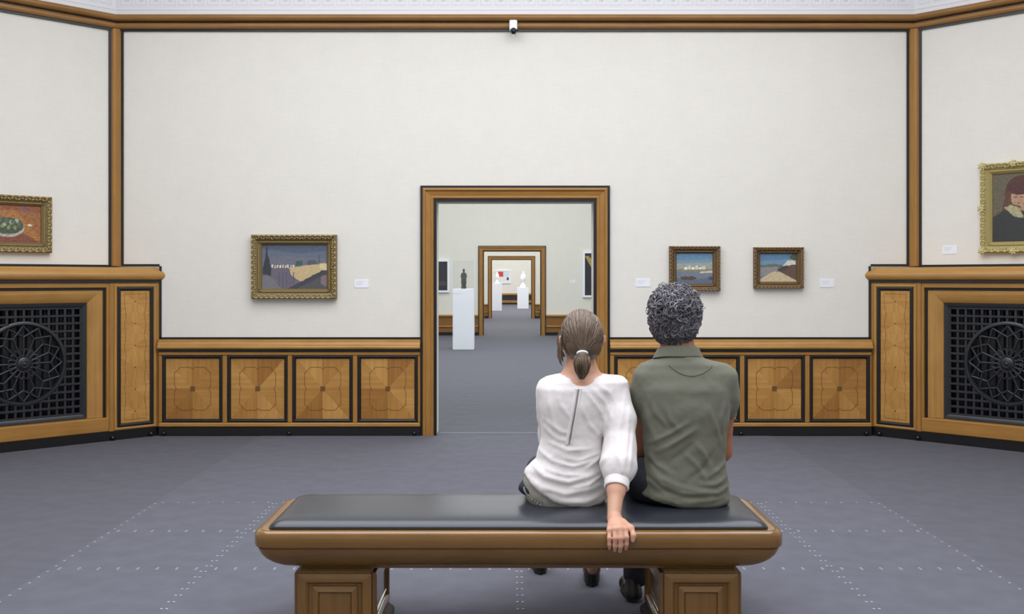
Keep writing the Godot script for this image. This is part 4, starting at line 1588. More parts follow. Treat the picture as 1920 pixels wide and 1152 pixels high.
func strands(mb: MB, paths: Array, r: float, cols: Array, sides := 4) -> void:
	for p in paths:
		var radii := []
		for k in p.size():
			var t: float = float(k) / (p.size() - 1)
			radii.append(r * (0.45 + 0.55 * sin(PI * clampf(t * 0.8 + 0.15, 0.0, 1.0))))
		mb.col = cols[rng.randi() % cols.size()]
		mb.tube(p, radii, sides, false)

func shoe(parent: Node, heel: Vector3, toe: Vector3, upper: Material, block: float) -> void:
	# heel, toe: points on the floor
	var d := (toe - heel).normalized()
	var root := Node3D.new()
	root.name = "shoe"
	parent.add_child(root, true)
	root.position = -parent.position
	var f := Field.new()
	var up := Vector3.UP
	f.chain([heel + d * 0.035 + up * (0.03 + block), heel + d * 0.10 + up * (0.034 + block * 0.6), heel + d * 0.18 + up * 0.032, heel + d * 0.225 + up * 0.028], [0.03, 0.031, 0.034, 0.024], 0.03)
	f.capsule(heel + d * 0.03 + up * (0.03 + block), heel + d * 0.045 + up * (0.10 + block), 0.031, 0.034, 0.03)
	f.cut.append([heel + up * 0.012, Vector3.DOWN])
	var mb := MB.new()
	add_field(mb, f, heel.min(toe) - Vector3(0.07, 0.0, 0.07), heel.max(toe) + Vector3(0.07, 0.2, 0.07), 0.007)
	part("upper", mb, upper, root)
	mb = MB.new()
	var side := d.cross(up)
	var ring := []
	for k in 20:
		var t := TAU * k / 20
		var l := 0.118 - 0.125 * cos(t)
		ring.append(heel + d * l + side * sin(t) * (0.030 + 0.010 * clampf(l / 0.2, 0.0, 1.0)))
	var foot := []
	for p in ring:
		foot.append(Vector2(p.x, p.z))
	mb.prism(foot, 0.002, 0.016)
	if block > 0.0:
		var hb := []
		for k in 10:
			var t := TAU * k / 10
			var p := heel + d * (0.034 - 0.032 * cos(t)) + side * sin(t) * 0.029
			hb.append(Vector2(p.x, p.z))
		mb.prism(hb, 0.002, 0.03 + block)
	part("sole", mb, M.sole, root)

func torso(table: Array, shrink := 0.0) -> Array:   # [y, left, right, centre z, half depth]
	var out := []
	for t in table:
		out.append([t[0], (t[1] + t[2]) / 2.0, (t[2] - t[1]) / 2.0 - shrink, t[3], t[4] - shrink])
	return out

func vv(a: Array) -> Array:
	var out := []
	for i in range(0, a.size(), 2):
		out.append(Vector2(a[i], a[i + 1]))
	return out

func woman() -> void:
	var base := Vector3(0.19, 0.0, 4.85)
	var root := thing("person", "person in white blouse and dark jeans with brown ponytail, leaning on one hand", "person", base)
	var table := [[0.472, 0.03, 0.325, 4.985, 0.115], [0.511, 0.012, 0.342, 4.985, 0.128], [0.563, 0.006, 0.342, 4.985, 0.128], [0.612, 0.018, 0.334, 4.985, 0.122], [0.66, 0.062, 0.325, 4.985, 0.112], [0.741, 0.084, 0.323, 4.985, 0.104], [0.804, 0.080, 0.338, 4.985, 0.108], [0.866, 0.07, 0.358, 4.985, 0.110], [0.929, 0.072, 0.386, 4.985, 0.102], [0.958, 0.084, 0.402, 4.983, 0.086], [0.976, 0.115, 0.378, 4.978, 0.066], [0.990, 0.165, 0.312, 4.972, 0.05]]
	var r_sh := Vector3(0.384, 0.926, 4.99)
	var r_el := Vector3(0.378, 0.705, 5.10)
	var r_wr := Vector3(0.337, 0.497, 5.283)
	var l_sh := Vector3(0.118, 0.922, 4.98)
	var l_el := Vector3(0.132, 0.73, 4.86)
	var l_wr := Vector3(0.16, 0.60, 4.68)
	var turn := Basis(Vector3.UP, 0.14) * Basis(Vector3.RIGHT, -0.06)
	var skull := Vector3(0.240, 1.116, 4.965)
	# body: one skin from head to feet
	var f := Field.new()
	f.slices = torso(table.slice(3), 0.010)
	f.chain([Vector3(0.236, 0.95, 4.975), Vector3(0.238, 1.03, 4.97), Vector3(0.24, 1.08, 4.965)], [0.066, 0.047, 0.046], 0.05)
	f.chain([r_sh, r_el, r_el.lerp(r_wr, 0.35), r_wr], [0.044, 0.036, 0.036, 0.0245], 0.03)
	f.chain([l_sh, l_el, l_el.lerp(l_wr, 0.35), l_wr], [0.044, 0.036, 0.035, 0.024], 0.03)
	for k in [[Vector3(0.10, 0.535, 4.97), Vector3(0.092, 0.515, 4.53), Vector3(0.10, 0.10, 4.36)], [Vector3(0.25, 0.535, 4.97), Vector3(0.25, 0.515, 4.55), Vector3(0.315, 0.10, 4.555)]]:
		f.chain(k, [0.055, 0.042, 0.026], 0.03)
	var mb := MB.new()
	mb.move = -base
	add_field(mb, f, Vector3(-0.05, 0.05, 4.28), Vector3(0.48, 1.10, 5.33), 0.012)
	var h := Field.new()
	head_field(h, skull, 0.96, turn)
	h.chain([Vector3(0.24, 1.08, 4.965), Vector3(0.237, 1.0, 4.97)], [0.046, 0.046], 0.02)
	add_field(mb, h, skull - Vector3(0.12, 0.16, 0.15), skull + Vector3(0.12, 0.13, 0.13), 0.0045)
	var a := Field.new()   # forearm and the hand that grips the bench edge
	a.chain([r_el.lerp(r_wr, 0.25), r_el.lerp(r_wr, 0.62), r_wr], [0.036, 0.0315, 0.0245], 0.02)
	var kn := [Vector3(0.3705, 0.4635, 5.352), Vector3(0.3515, 0.4655, 5.358), Vector3(0.3325, 0.4635, 5.356), Vector3(0.3145, 0.459, 5.349)]
	var fi := [
		[Vector3(0.373, 0.439, 5.373), Vector3(0.3725, 0.414, 5.372), Vector3(0.371, 0.398, 5.366)],
		[Vector3(0.352, 0.437, 5.378), Vector3(0.3515, 0.408, 5.376), Vector3(0.3505, 0.389, 5.367)],
		[Vector3(0.3315, 0.436, 5.376), Vector3(0.3315, 0.408, 5.374), Vector3(0.332, 0.391, 5.366)],
		[Vector3(0.312, 0.435, 5.369), Vector3(0.3125, 0.412, 5.369), Vector3(0.3135, 0.398, 5.364)]]
	hand_field(a, r_wr + Vector3(0.002, -0.012, 0.012), kn, fi, [Vector3(0.366, 0.478, 5.318), Vector3(0.393, 0.464, 5.340), Vector3(0.399, 0.443, 5.362), Vector3(0.396, 0.426, 5.366)])
	add_field(mb, a, Vector3(0.28, 0.36, 5.13), Vector3(0.44, 0.69, 5.41), 0.0032)
	var b := Field.new()   # the other hand rests in the lap
	var lk := []
	var lf := []
	for k in 4:
		var x := 0.165 + 0.018 * k
		lk.append(Vector3(x, 0.597, 4.60 + 0.004 * k))
		lf.append([Vector3(x + 0.006, 0.588, 4.565), Vector3(x + 0.010, 0.576, 4.545), Vector3(x + 0.012, 0.566, 4.535)])
	hand_field(b, l_wr, lk, lf, [Vector3(0.20, 0.605, 4.65), Vector3(0.225, 0.60, 4.625), Vector3(0.238, 0.59, 4.605), Vector3(0.243, 0.583, 4.592)])
	b.capsule(l_el.lerp(l_wr, 0.7), l_wr, 0.027, 0.024, 0.02)
	add_field(mb, b, Vector3(0.10, 0.52, 4.49), Vector3(0.29, 0.66, 4.78), 0.0042)
	part("body", mb, M.skin, root)
	eyes(root, base, skull, 0.96, turn)
	# jeans and boots
	var j := Field.new()
	j.balls.append([Vector3(0.172, 0.538, 4.97), Vector3(0.186, 0.056, 0.128), 0.03])
	for k in [[Vector3(0.088, 0.548, 4.95), Vector3(0.092, 0.525, 4.53), Vector3(0.10, 0.19, 4.36)], [Vector3(0.255, 0.548, 4.95), Vector3(0.25, 0.525, 4.55), Vector3(0.312, 0.20, 4.555)]]:
		j.chain([k[0], k[0].lerp(k[1], 0.5), k[1], k[2]], [0.066, 0.068, 0.058, 0.042], 0.03)
	mb = MB.new()
	mb.move = -base
	add_field(mb, j, Vector3(-0.05, 0.06, 4.28), Vector3(0.42, 0.68, 5.14), 0.010, [], 0.006)
	part("jeans", mb, M.denim, root)
	shoe(root, Vector3(0.098, 0, 4.30), Vector3(0.09, 0, 4.06), M.shoe_brown, 0.035)
	shoe(root, Vector3(0.319, 0, 4.49), Vector3(0.335, 0, 4.26), M.shoe_brown, 0.045)
	# lace hem under the blouse
	var l := Field.new()
	l.slices = torso(table, 0.004)
	l.cut.append([Vector3(0, 0.60, 0), Vector3.UP])
	mb = MB.new()
	mb.move = -base
	add_field(mb, l, Vector3(-0.02, 0.44, 4.83), Vector3(0.38, 0.63, 5.14), 0.008, [], 0.004)
	for k in 11:   # scalloped edge along the side and the seat
		var t := k / 10.0
		var x := lerpf(0.012, 0.075, t * t)
		var y := lerpf(0.55, 0.493, t)
		var z := surface_z(mb, x, y, 0.014)
		if z > 0.0:
			mb.ball(Vector3(x, y, z - 0.001), Vector3(0.004, 0.005, 0.003), 6, 4)
	part("lace_hem", mb, M.lace, root)
	# blouse
	var s := Field.new()
	s.slices = torso(table, -0.002)
	s.slice_blend = 0.04
	s.chain([r_sh + Vector3(-0.012, -0.004, 0), r_sh.lerp(r_el, 0.5) + Vector3(0.004, 0, 0), r_el, r_el.lerp(r_wr, 0.26), r_el.lerp(r_wr, 0.38)], [0.056, 0.055, 0.058, 0.063, 0.046], 0.035)
	s.chain([l_sh + Vector3(0.008, -0.004, 0), l_sh.lerp(l_el, 0.5), l_el, l_el.lerp(l_wr, 0.3)], [0.056, 0.053, 0.055, 0.055], 0.035)
	s.holes.append([Vector3(0.236, 1.025, 4.99), Vector3(0.092, 0.062, 0.16)])
	s.holes.append([Vector3(0.236, 0.995, 5.06), Vector3(0.052, 0.048, 0.06)])
	s.hem = vv([0.0, 0.605, 0.02, 0.59, 0.05, 0.56, 0.09, 0.532, 0.13, 0.509, 0.19, 0.49, 0.25, 0.484, 0.30, 0.492, 0.34, 0.51])
	var folds := []
	for q in [[0.008, 0.006, 0.062, 0.705, 0.12, 0.662, 0.20, 0.643, 0.29, 0.668], [0.010, 0.0085, 0.03, 0.655, 0.09, 0.605, 0.18, 0.585, 0.30, 0.615], [0.012, 0.008, 0.012, 0.602, 0.08, 0.562, 0.17, 0.541, 0.30, 0.565], [0.012, 0.007, 0.05, 0.548, 0.13, 0.516, 0.24, 0.506, 0.33, 0.54], [0.007, 0.0045, 0.11, 0.73, 0.18, 0.704, 0.27, 0.708], [0.006, 0.004, 0.16, 0.675, 0.22, 0.665, 0.31, 0.692], [0.007, 0.005, 0.10, 0.63, 0.16, 0.612, 0.24, 0.61], [0.007, 0.005, 0.19, 0.562, 0.26, 0.575, 0.325, 0.61], [0.006, 0.004, 0.04, 0.575, 0.10, 0.538, 0.16, 0.525], [0.008, 0.006, 0.325, 0.70, 0.29, 0.66, 0.25, 0.635]]:   # slack cloth hangs over the lower back
		folds.append([vv(q.slice(2)), q[1], q[0]])
	for q in [[0.245, 0.93, 0.30, 0.86, 0.33, 0.80], [0.27, 0.94, 0.325, 0.885, 0.35, 0.82], [0.225, 0.88, 0.265, 0.80, 0.31, 0.745], [0.10, 0.945, 0.112, 0.86, 0.13, 0.79], [0.09, 0.82, 0.15, 0.775, 0.21, 0.765], [0.085, 0.79, 0.14, 0.745, 0.21, 0.735], [0.30, 0.95, 0.345, 0.92, 0.37, 0.87], [0.352, 0.93, 0.346, 0.85, 0.335, 0.76], [0.40, 0.90, 0.37, 0.78, 0.345, 0.66], [0.415, 0.86, 0.40, 0.75, 0.375, 0.65], [0.425, 0.78, 0.41, 0.70, 0.40, 0.63], [0.352, 0.72, 0.372, 0.67, 0.378, 0.625], [0.14, 0.93, 0.15, 0.88, 0.185, 0.83]]:
		folds.append([vv(q), 0.0042, 0.0075])
	mb = MB.new()
	mb.move = -base
	add_field(mb, s, Vector3(-0.03, 0.45, 4.76), Vector3(0.48, 1.03, 5.24), 0.0062, folds, 0.004)
	var bl := part("blouse", mb, M.blouse, root)
	var cloth := mb
	mb = MB.new()
	mb.move = -base
	var c0 := r_el.lerp(r_wr, 0.425)
	var ax := (r_wr - r_el).normalized()
	mb.tube([c0 - ax * 0.002, c0 + ax * 0.004, c0 + ax * 0.012, c0 + ax * 0.022, c0 + ax * 0.032, c0 + ax * 0.042, c0 + ax * 0.046], [0.044, 0.047, 0.0455, 0.0475, 0.0455, 0.0475, 0.043], 28)
	part("cuff", mb, M.blouse, bl)
	mb = MB.new()   # zip down the back
	mb.move = -base
	var zp := []
	var zr := []
	for k in 12:
		var t := k / 11.0
		var y := lerpf(0.938, 0.726, t)
		var x := lerpf(0.221, 0.184, t)
		zp.append(Vector3(x, y, surface_z(cloth, x, y) + 0.0006))
		zr.append(0.0022)
	mb.tube(zp, zr, 6)
	part("zip", mb, M.metal, bl)
	for e in [-1.0, 1.0]:
		mb = MB.new()
		mb.move = -base
		var sp := []
		var sr := []
		for p in zp:
			sp.append(p + Vector3(e * 0.0085, 0, -0.0055))
			sr.append(0.0075)
		mb.tube(sp, sr, 8)
		part("zip_placket", mb, M.blouse, bl)
	# hair drawn back into a low ponytail
	var browns := []
	for q in [Color8(104, 86, 70), Color8(96, 78, 63), Color8(114, 95, 79), Color8(88, 71, 58), Color8(122, 103, 87)]:
		browns.append(q.srgb_to_linear())
	var hc := skull + turn * Vector3(0, 0.022, 0.006)
	var hr := Vector3(0.079, 0.099, 0.098)
	var cap := Field.new()
	cap.balls.append([hc, hr, 0.01])
	cap.balls.append([skull + turn * Vector3(0, -0.03, 0.045), Vector3(0.066, 0.05, 0.05), 0.03])
	cap.cut.append([skull + turn * Vector3(0, 0.035, -0.062), turn * Vector3(0, -0.55, -0.83)])
	cap.cut.append([skull + turn * Vector3(0, -0.062, 0.03), turn * Vector3(0, -0.9, -0.43)])
	mb = MB.new()
	mb.move = -base
	mb.col = Color8(96, 78, 63).srgb_to_linear()
	add_field(mb, cap, hc - Vector3(0.12, 0.13, 0.13), hc + Vector3(0.12, 0.12, 0.13), 0.006)
	var tie := Vector3(0.236, 1.074, 5.068)
	var tied := (turn.inverse() * (tie - hc)) / hr
	var tdir := tied.normalized()
	var paths := []
	for k in 620:
		var az := rng.randf_range(-PI, PI)
		var el := rng.randf_range(-0.25, 1.45)
		var sd := Vector3(cos(el) * sin(az), sin(el), -cos(el) * cos(az))
		if sd.z < -0.35 and sd.y < 0.5:
			continue
		if k % 3 > 0:   # most strands begin along the hairline in front
			var tq := rng.randf_range(-1.75, 1.75)
			sd = Vector3(sin(tq), cos(tq) * 0.8 + 0.12, -0.52 + 0.42 * absf(sin(tq))).normalized()
		var p := []
		var lift := rng.randf_range(1.0, 1.045)
		for q in 9:
			var t := q / 8.0
			var d := sd.slerp(tdir, t)
			var rr := lerpf(lift, 1.02, t * t)
			if t > 0.8:
				rr = lerpf(rr, tied.length(), (t - 0.8) / 0.2)
			p.append(hc + turn * (d * hr * rr) + Vector3(rng.randf_range(-1, 1), rng.randf_range(-1, 1), 0) * 0.0015)
		paths.append(p)
	strands(mb, paths, 0.0034, browns)
	paths = []
	for k in 46:   # loose hair beside the left cheek, over the ear
		var p0: Vector3 = skull + turn * Vector3(-0.080, rng.randf_range(0.0, 0.045), rng.randf_range(-0.035, 0.034))
		var drop := rng.randf_range(0.075, 0.105)
		paths.append([p0, p0 + Vector3(-0.009, -drop * 0.35, 0.002), p0 + Vector3(-0.010, -drop * 0.7, 0.006), p0 + Vector3(rng.randf_range(-0.008, 0.012), -drop, 0.012)])
	strands(mb, paths, 0.0026, browns)
	part("hair", mb, M.hair, root)
	mb = MB.new()
	mb.move = -base
	mb.col = browns[1]
	mb.tube([tie + Vector3(0, 0.004, -0.004), tie + Vector3(0, -0.014, 0.012), tie + Vector3(-0.001, -0.038, 0.018), tie + Vector3(-0.002, -0.066, 0.016), tie + Vector3(-0.003, -0.088, 0.012)], [0.016, 0.027, 0.033, 0.024, 0.006], 14)
	paths = []
	for k in 150:
		var an := rng.randf() * TAU
		var w := sqrt(rng.randf_range(0.35, 1.0))
		var o := Vector3(cos(an), 0, sin(an)) * w
		var z := rng.randf_range(0.86, 1.06)
		paths.append([tie + o * 0.012, tie + Vector3(0, -0.014 * z, 0.012) + o * 0.029, tie + Vector3(-0.001, -0.040 * z, 0.018) + o * 0.035, tie + Vector3(-0.002, -0.068 * z, 0.016) + o * 0.027, tie + Vector3(-0.003, -0.094 * z, 0.012) + o * 0.009])
	strands(mb, paths, 0.0026, browns)
	part("ponytail", mb, M.hair, root)
	mb = MB.new()
	mb.move = -base
	var rp := []
	var rr2 := []
	for k in 17:
		var t := TAU * k / 16
		rp.append(tie + Vector3(cos(t) * 0.017, 0.002 + sin(t) * 0.008 - 0.002, sin(t) * 0.010 + 0.006))
		rr2.append(0.0062)
	mb.tube(rp, rr2, 8, false)
	part("hair_tie", mb, M.white, root)

func man() -> void:
	var base := Vector3(0.64, 0.0, 4.85)
	var root := thing("person", "person in olive green polo shirt with curly grey hair, seated upright", "person", base)
	var table := [[0.478, 0.462, 0.818, 5.0, 0.122], [0.515, 0.454, 0.816, 5.0, 0.136], [0.570, 0.468, 0.811, 4.998, 0.132], [0.661, 0.486, 0.800, 4.995, 0.124], [0.749, 0.482, 0.804, 4.992, 0.124], [0.843, 0.474, 0.815, 4.988, 0.128], [0.927, 0.458, 0.828, 4.982, 0.122], [0.985, 0.458, 0.826, 4.975, 0.104], [1.022, 0.485, 0.795, 4.968, 0.096], [1.050, 0.535, 0.72, 4.96, 0.088], [1.070, 0.555, 0.692, 4.957, 0.080]]
	var r_sh := Vector3(0.804, 0.965, 4.965)
	var r_el := Vector3(0.806, 0.67, 4.89)
	var r_wr := Vector3(0.71, 0.60, 4.68)
	var l_sh := Vector3(0.500, 0.965, 4.965)
	var l_el := Vector3(0.484, 0.68, 4.88)
	var l_wr := Vector3(0.56, 0.60, 4.68)
	var turn := Basis(Vector3.UP, 0.08)
	var skull := Vector3(0.612, 1.214, 4.945)
	var f := Field.new()
	f.slices = torso(table.slice(2), 0.012)
	f.chain([Vector3(0.622, 1.02, 4.965), Vector3(0.620, 1.10, 4.958), Vector3(0.614, 1.17, 4.95)], [0.062, 0.060, 0.058], 0.03)
	f.chain([r_sh, r_el, r_el.lerp(r_wr, 0.3), r_wr], [0.052, 0.042, 0.041, 0.028], 0.03)
	f.chain([l_sh, l_el, l_el.lerp(l_wr, 0.3), l_wr], [0.052, 0.042, 0.041, 0.028], 0.03)
	for k in [[Vector3(0.53, 0.54, 4.98), Vector3(0.51, 0.52, 4.53), Vector3(0.492, 0.10, 4.66)], [Vector3(0.74, 0.54, 4.98), Vector3(0.77, 0.52, 4.52), Vector3(0.78, 0.10, 4.50)]]:
		f.chain(k, [0.06, 0.048, 0.03], 0.03)
	var mb := MB.new()
	mb.move = -base
	add_field(mb, f, Vector3(0.38, 0.05, 4.40), Vector3(0.90, 1.20, 5.16), 0.012)
	var h := Field.new()
	head_field(h, skull, 1.06, turn)
	h.chain([Vector3(0.614, 1.17, 4.95), Vector3(0.620, 1.07, 4.958)], [0.058, 0.061], 0.02)
	add_field(mb, h, skull - Vector3(0.12, 0.18, 0.15), skull + Vector3(0.12, 0.14, 0.13), 0.005)
	for e in [[r_wr, 1.0, -1.0], [l_wr, -1.0, 1.0]]:
		var w: Vector3 = e[0]
		var b := Field.new()
		var kn := []
		var fi := []
		for k in 4:
			var p := w + Vector3(e[2] * (0.03 + 0.004 * k), -0.006 + 0.018 - 0.014 * k, -0.082 + 0.006 * k)
			kn.append(p)
			fi.append([p + Vector3(e[2] * 0.02, -0.006, -0.034), p + Vector3(e[2] * 0.04, -0.010, -0.044), p + Vector3(e[2] * 0.055, -0.012, -0.040)])
		hand_field(b, w, kn, fi, [w + Vector3(e[2] * 0.025, 0.022, -0.035), w + Vector3(e[2] * 0.04, 0.032, -0.06), w + Vector3(e[2] * 0.05, 0.034, -0.082), w + Vector3(e[2] * 0.056, 0.032, -0.098)])
		b.capsule(w + Vector3(0, 0.01, 0.05), w, 0.031, 0.028, 0.02)
		add_field(mb, b, w - Vector3(0.13, 0.10, 0.18), w + Vector3(0.13, 0.09, 0.08), 0.0048)
	part("body", mb, M.skin_tan, root)
	eyes(root, base, skull, 1.06, turn)
	# trousers and shoes
	var j := Field.new()
	j.balls.append([Vector3(0.615, 0.56, 4.97), Vector3(0.200, 0.092, 0.130), 0.03])
	for k in [[Vector3(0.50, 0.568, 4.965), Vector3(0.505, 0.535, 4.53), Vector3(0.492, 0.10, 4.66)], [Vector3(0.715, 0.565, 4.96), Vector3(0.75, 0.535, 4.52), Vector3(0.78, 0.10, 4.50)]]:
		j.chain([k[0], k[0].lerp(k[1], 0.5), k[1], k[2]], [0.088, 0.082, 0.066, 0.052], 0.03)
	mb = MB.new()
	mb.move = -base
	add_field(mb, j, Vector3(0.37, 0.05, 4.38), Vector3(0.90, 0.72, 5.16), 0.010, [], 0.006)
	part("trousers", mb, M.trousers, root)
	shoe(root, Vector3(0.480, 0, 4.715), Vector3(0.47, 0, 4.45), M.shoe_dark, 0.0)
	shoe(root, Vector3(0.79, 0, 4.55), Vector3(0.80, 0, 4.28), M.shoe_dark, 0.0)
	# polo shirt
	var s := Field.new()
	s.slices = torso(table)
	for e in [[r_sh, r_el], [l_sh, l_el]]:
		var a: Vector3 = e[0]
		var b: Vector3 = e[1]
		var inward := Vector3(-signf(a.x - 0.64) * 0.012, 0, 0)
		s.chain([a + inward, a.lerp(b, 0.25), a.lerp(b, 0.36)], [0.062, 0.058, 0.054], 0.04)
		s.hem = vv([0.44, 0.535, 0.47, 0.526, 0.51, 0.512, 0.56, 0.498, 0.62, 0.488, 0.70, 0.484, 0.78, 0.488, 0.83, 0.496])
	var folds := []
	for q in [[0.48, 0.66, 0.53, 0.60, 0.60, 0.57, 0.70, 0.55], [0.48, 0.63, 0.54, 0.575, 0.62, 0.545, 0.74, 0.54], [0.47, 0.60, 0.55, 0.54, 0.64, 0.515, 0.78, 0.52], [0.52, 0.53, 0.62, 0.50, 0.74, 0.495, 0.81, 0.51], [0.80, 0.60, 0.74, 0.575, 0.68, 0.58], [0.805, 0.565, 0.75, 0.545, 0.67, 0.555], [0.80, 0.66, 0.755, 0.63, 0.70, 0.60], [0.50, 0.73, 0.57, 0.77, 0.64, 0.815], [0.53, 0.70, 0.60, 0.745, 0.67, 0.79], [0.66, 0.74, 0.70, 0.69, 0.725, 0.63], [0.62, 0.70, 0.67, 0.65, 0.70, 0.60], [0.50, 0.90, 0.52, 0.84, 0.555, 0.80], [0.485, 0.87, 0.495, 0.80, 0.52, 0.74], [0.79, 0.90, 0.77, 0.83, 0.775, 0.75], [0.81, 0.86, 0.795, 0.79, 0.785, 0.71], [0.72, 0.86, 0.745, 0.79, 0.77, 0.72], [0.49, 0.69, 0.52, 0.65, 0.57, 0.62], [0.55, 0.88, 0.57, 0.82, 0.61, 0.78]]:
		folds.append([vv(q), 0.0062, 0.0095])
	for q in [[0.51, 0.56, 0.60, 0.525, 0.70, 0.53], [0.56, 0.66, 0.62, 0.70, 0.66, 0.74], [0.74, 0.70, 0.70, 0.64, 0.64, 0.60]]:
		folds.append([vv(q), -0.005, 0.012])
	mb = MB.new()
	mb.move = -base
	add_field(mb, s, Vector3(0.38, 0.44, 4.78), Vector3(0.90, 1.11, 5.18), 0.0065, folds, 0.004)
	var po := part("polo_shirt", mb, M.polo, root)
	var seam := MB.new()   # half-moon yoke seam below the collar
	seam.move = -base
	var sp := []
	var sr := []
	for k in 15:
		var t := k / 14.0
		var x := lerpf(0.572, 0.742, t)
		var y := 1.028 - 0.040 * pow(sin(PI * t), 0.8)
		sp.append(Vector3(x, y, surface_z(mb, x, y) - 0.0002))
		sr.append(0.0013)
	seam.tube(sp, sr, 6)
	part("yoke_seam", seam, M.polo, po)
	for e in [[r_sh, r_el], [l_sh, l_el]]:
		var ax: Vector3 = (e[1] - e[0]).normalized()
		var c: Vector3 = e[0].lerp(e[1], 0.45)
		mb = MB.new()
		mb.move = -base
		mb.tube([c - ax * 0.034, c - ax * 0.02, c - ax * 0.004, c + ax * 0.012, c + ax * 0.016], [0.0535, 0.0575, 0.0575, 0.0565, 0.051], 24)
		part("sleeve_band", mb, M.polo, po)
	# collar: a band round the neck that folds over
	mb = MB.new()
	mb.move = -base
	var ring := []
	for k in 40:
		var t := -2.55 + 5.1 * k / 39.0
		ring.append([Vector3(sin(t), 0, cos(t)), absf(t)])
	var rows := [[0.068, 0.068, 1.050], [0.068, 0.068, 1.080], [0.070, 0.070, 1.098], [0.076, 0.074, 1.103], [0.083, 0.079, 1.098], [0.090, 0.086, 1.082], [0.099, 0.093, 1.064], [0.100, 0.092, 1.060]]
	var first := mb.v.size()
	for k in 40:
		for r in rows.size():
			var d: Vector3 = ring[k][0]
			var drop: float = -0.034 * pow(maxf(0.0, ring[k][1] - 0.6) / 2.0, 1.2)
			mb.vuv(Vector3(0.623, rows[r][2] + drop, 4.957) + Vector3(d.x * rows[r][0], 0, d.z * rows[r][1]), Vector3.UP, Vector2(k * 0.01, r * 0.01))
	var cv := PackedVector3Array()
	var ct := PackedInt32Array()
	for k in 39:
		for r in rows.size() - 1:
			var p := first + k * rows.size() + r
			var n := rows.size()
			ct.append_array([p, p + 1, p + n + 1, p, p + n + 1, p + n])
	var nn := soft_normals(mb.v, ct)
	for k in nn.size():
		mb.n[k] = nn[k]
	for k in range(0, ct.size(), 3):
		mb.tri_i(ct[k], ct[k + 1], ct[k + 2])
	part("collar", mb, M.polo, po)
	# curly grey hair
	var greys := []
	for q in [Color8(82, 80, 84), Color8(112, 110, 116), Color8(146, 144, 152), Color8(64, 62, 66), Color8(160, 158, 166), Color8(98, 96, 102), Color8(120, 118, 124)]:
		greys.append(q.srgb_to_linear())
	var hc := skull + Vector3(-0.002, 0.023, 0.012)
	var hr := Vector3(0.090, 0.090, 0.102)
	mb = MB.new()
	mb.move = -base
	mb.col = Color8(66, 64, 68).srgb_to_linear()
	var cap := Field.new()
	cap.balls.append([hc, hr, 0.01])
	cap.balls.append([skull + Vector3(0, -0.035, 0.045), Vector3(0.074, 0.058, 0.055), 0.03])
	cap.cut.append([skull + Vector3(0, 0.03, -0.075), Vector3(0, -0.5, -0.866)])
	cap.cut.append([skull + Vector3(0, -0.088, 0.03), Vector3(0, -0.9, -0.43)])
	add_field(mb, cap, hc - Vector3(0.12, 0.15, 0.14), hc + Vector3(0.12, 0.12, 0.14), 0.006)
	var noise := FastNoiseLite.new()
	noise.seed = 4
	noise.frequency = 14.0
	var clump := FastNoiseLite.new()
	clump.seed = 12
	clump.frequency = 42.0
	greys.sort_custom(func(m, n): return m.r < n.r)
	for k in 2600:
		var d := Vector3(rng.randfn(), rng.randfn(), rng.randfn()).normalized()
		var p := hc + d * hr
		if k % 4 == 0 or d.y < -0.25:   # sides and nape, narrower than the crown
			var a := rng.randf_range(-1.5, 1.5)
			var y := rng.randf_range(-0.122, -0.02)
			var w := 1.0 - 0.22 * smoothstep(-0.05, -0.12, y)
			d = Vector3(sin(a), -0.25, cos(a)).normalized()
			p = hc + Vector3(sin(a) * 0.086 * w, y, cos(a) * 0.094 * w - 0.006)
		if d.z < -0.30 and d.y < 0.45:
			continue
		var low := smoothstep(-0.06, -0.11, p.y - hc.y)
		var puff := (0.012 + 0.016 * noise.get_noise_3dv(p) + rng.randf_range(-0.004, 0.008)) * (1.0 - 0.75 * low)
		var x := d.cross(Vector3(rng.randfn(), rng.randfn(), rng.randfn())).normalized()
		var y2 := d.cross(x)
		var rad := rng.randf_range(0.008, 0.018) * (1.0 - 0.5 * low)
		var turns := rng.randf_range(0.45, 0.95)
		var pts := []
		for q in 11:
			var t := q / 10.0
			var an := t * turns * TAU
			pts.append(p + d * (puff * (0.1 + 0.9 * t) + rad * 0.5 * sin(an)) + x * (cos(an) * rad - rad) + y2 * (sin(an) * rad * 0.8 + t * 0.008))
		strands(mb, [pts], rng.randf_range(0.0014, 0.0029), greys.slice(0, 3) if low > 0.4 else [greys[clampi(int(3.4 + 5.5 * clump.get_noise_3dv(p) + rng.randf_range(-1.3, 1.3)), 0, greys.size() - 1)]])
	part("hair", mb, M.hair, root)

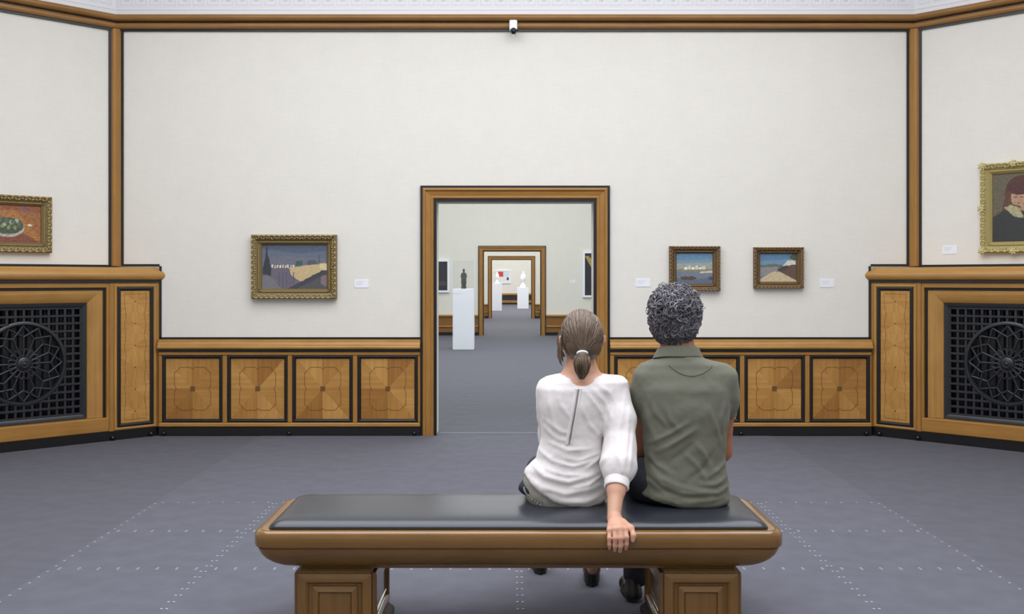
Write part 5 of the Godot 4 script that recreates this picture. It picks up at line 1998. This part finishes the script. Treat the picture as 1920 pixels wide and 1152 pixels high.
# ---------------------------------------------------------------- all of it
func _ready() -> void:
	rng.seed = 20
	ready_camera_and_light()
	make_materials()
	build_shell()
	door_frame("door_1", Vector3.ZERO)
	far_rooms()
	make_panel_meshes()
	wainscot("honey wood wainscot with four marquetry panels, left of the near doorway", -3.092, -0.823, -3.063, [[1, 1, 3, 1, 2, 4, 0, 3], [2, 0, 3, 0, 1, 3, 0, 1], [1, 3, 1, 0, 2, 1, 3, 0], [2, 1, 0, 1, 2, 2, 3, 0]])
	wainscot("honey wood wainscot with marquetry panels, behind the two seated people", 0.823, 3.092, 0.860, [[1, 0, 3, 1, 2, 3, 0, 1], [2, 1, 0, 3, 1, 2, 3, 0], [1, 2, 0, 3, 1, 3, 0, 3], [2, 4, 1, 3, 2, 1, 3, 1]])
	var rc := radiator_cover()
	rc.position = Vector3(-(HW + RUN / 2), 0, RUN / 2)
	rc.rotation.y = PI / 4
	var rc2 := rc.duplicate()
	rc2.name = numbered("radiator_cover")
	add_child(rc2)
	rc2.position = Vector3(HW + RUN / 2, 0, RUN / 2)
	rc2.rotation.y = -PI / 4
	rc.set_meta("label", "wooden radiator cover with black rosette grille below the still life painting")
	rc2.set_meta("label", "wooden radiator cover with black rosette grille below the portrait painting")
	bench()
	picture("painting of grey rooftops and a spire in an ornate gold frame", Vector3(-1.917, 1.468, 0.0), 0.0, 0.738, 0.557, 0.088, rooftops(), M.gilt, 0.07, 0.022)
	picture("small gold-framed harbour painting, partly behind the grey-haired person's head", Vector3(1.559, 1.453, 0.0), 0.0, 0.441, 0.390, 0.064, harbour(), M.gilt_brown, 0.055, 0.016)
	picture("small bronze-framed beach painting with white cliff and sand", Vector3(2.287, 1.460, 0.0), 0.0, 0.432, 0.357, 0.058, beach(), M.gilt_brown, 0.055, 0.016)
	var d := RUN / 2
	picture("still life painting of a bowl in gold frame above left radiator", Vector3(-HW - d, 1.810, d), PI / 4, 0.554, 0.464, 0.082, still_life(), M.gilt, 0.06, 0.026)
	picture("portrait painting of a red-haired sitter in pale gold frame above radiator", Vector3(HW + d, 1.945, d), -PI / 4, 0.528, 0.735, 0.09, sitter(), M.gilt_pale, 0.065, 0.024, true)
	wall_label("white label card right of the rooftop painting", Vector3(-1.336, 1.322, 0), 0.0)
	wall_label("white label card left of the harbour painting", Vector3(1.112, 1.330, 0), 0.0)
	wall_label("white label card right of the beach painting", Vector3(2.714, 1.326, 0), 0.0)
	wall_label("white label card left of the portrait painting", Vector3(HW + 0.219, 1.61, 0.219), -PI / 4)
	security_camera()
	woman()
	man()
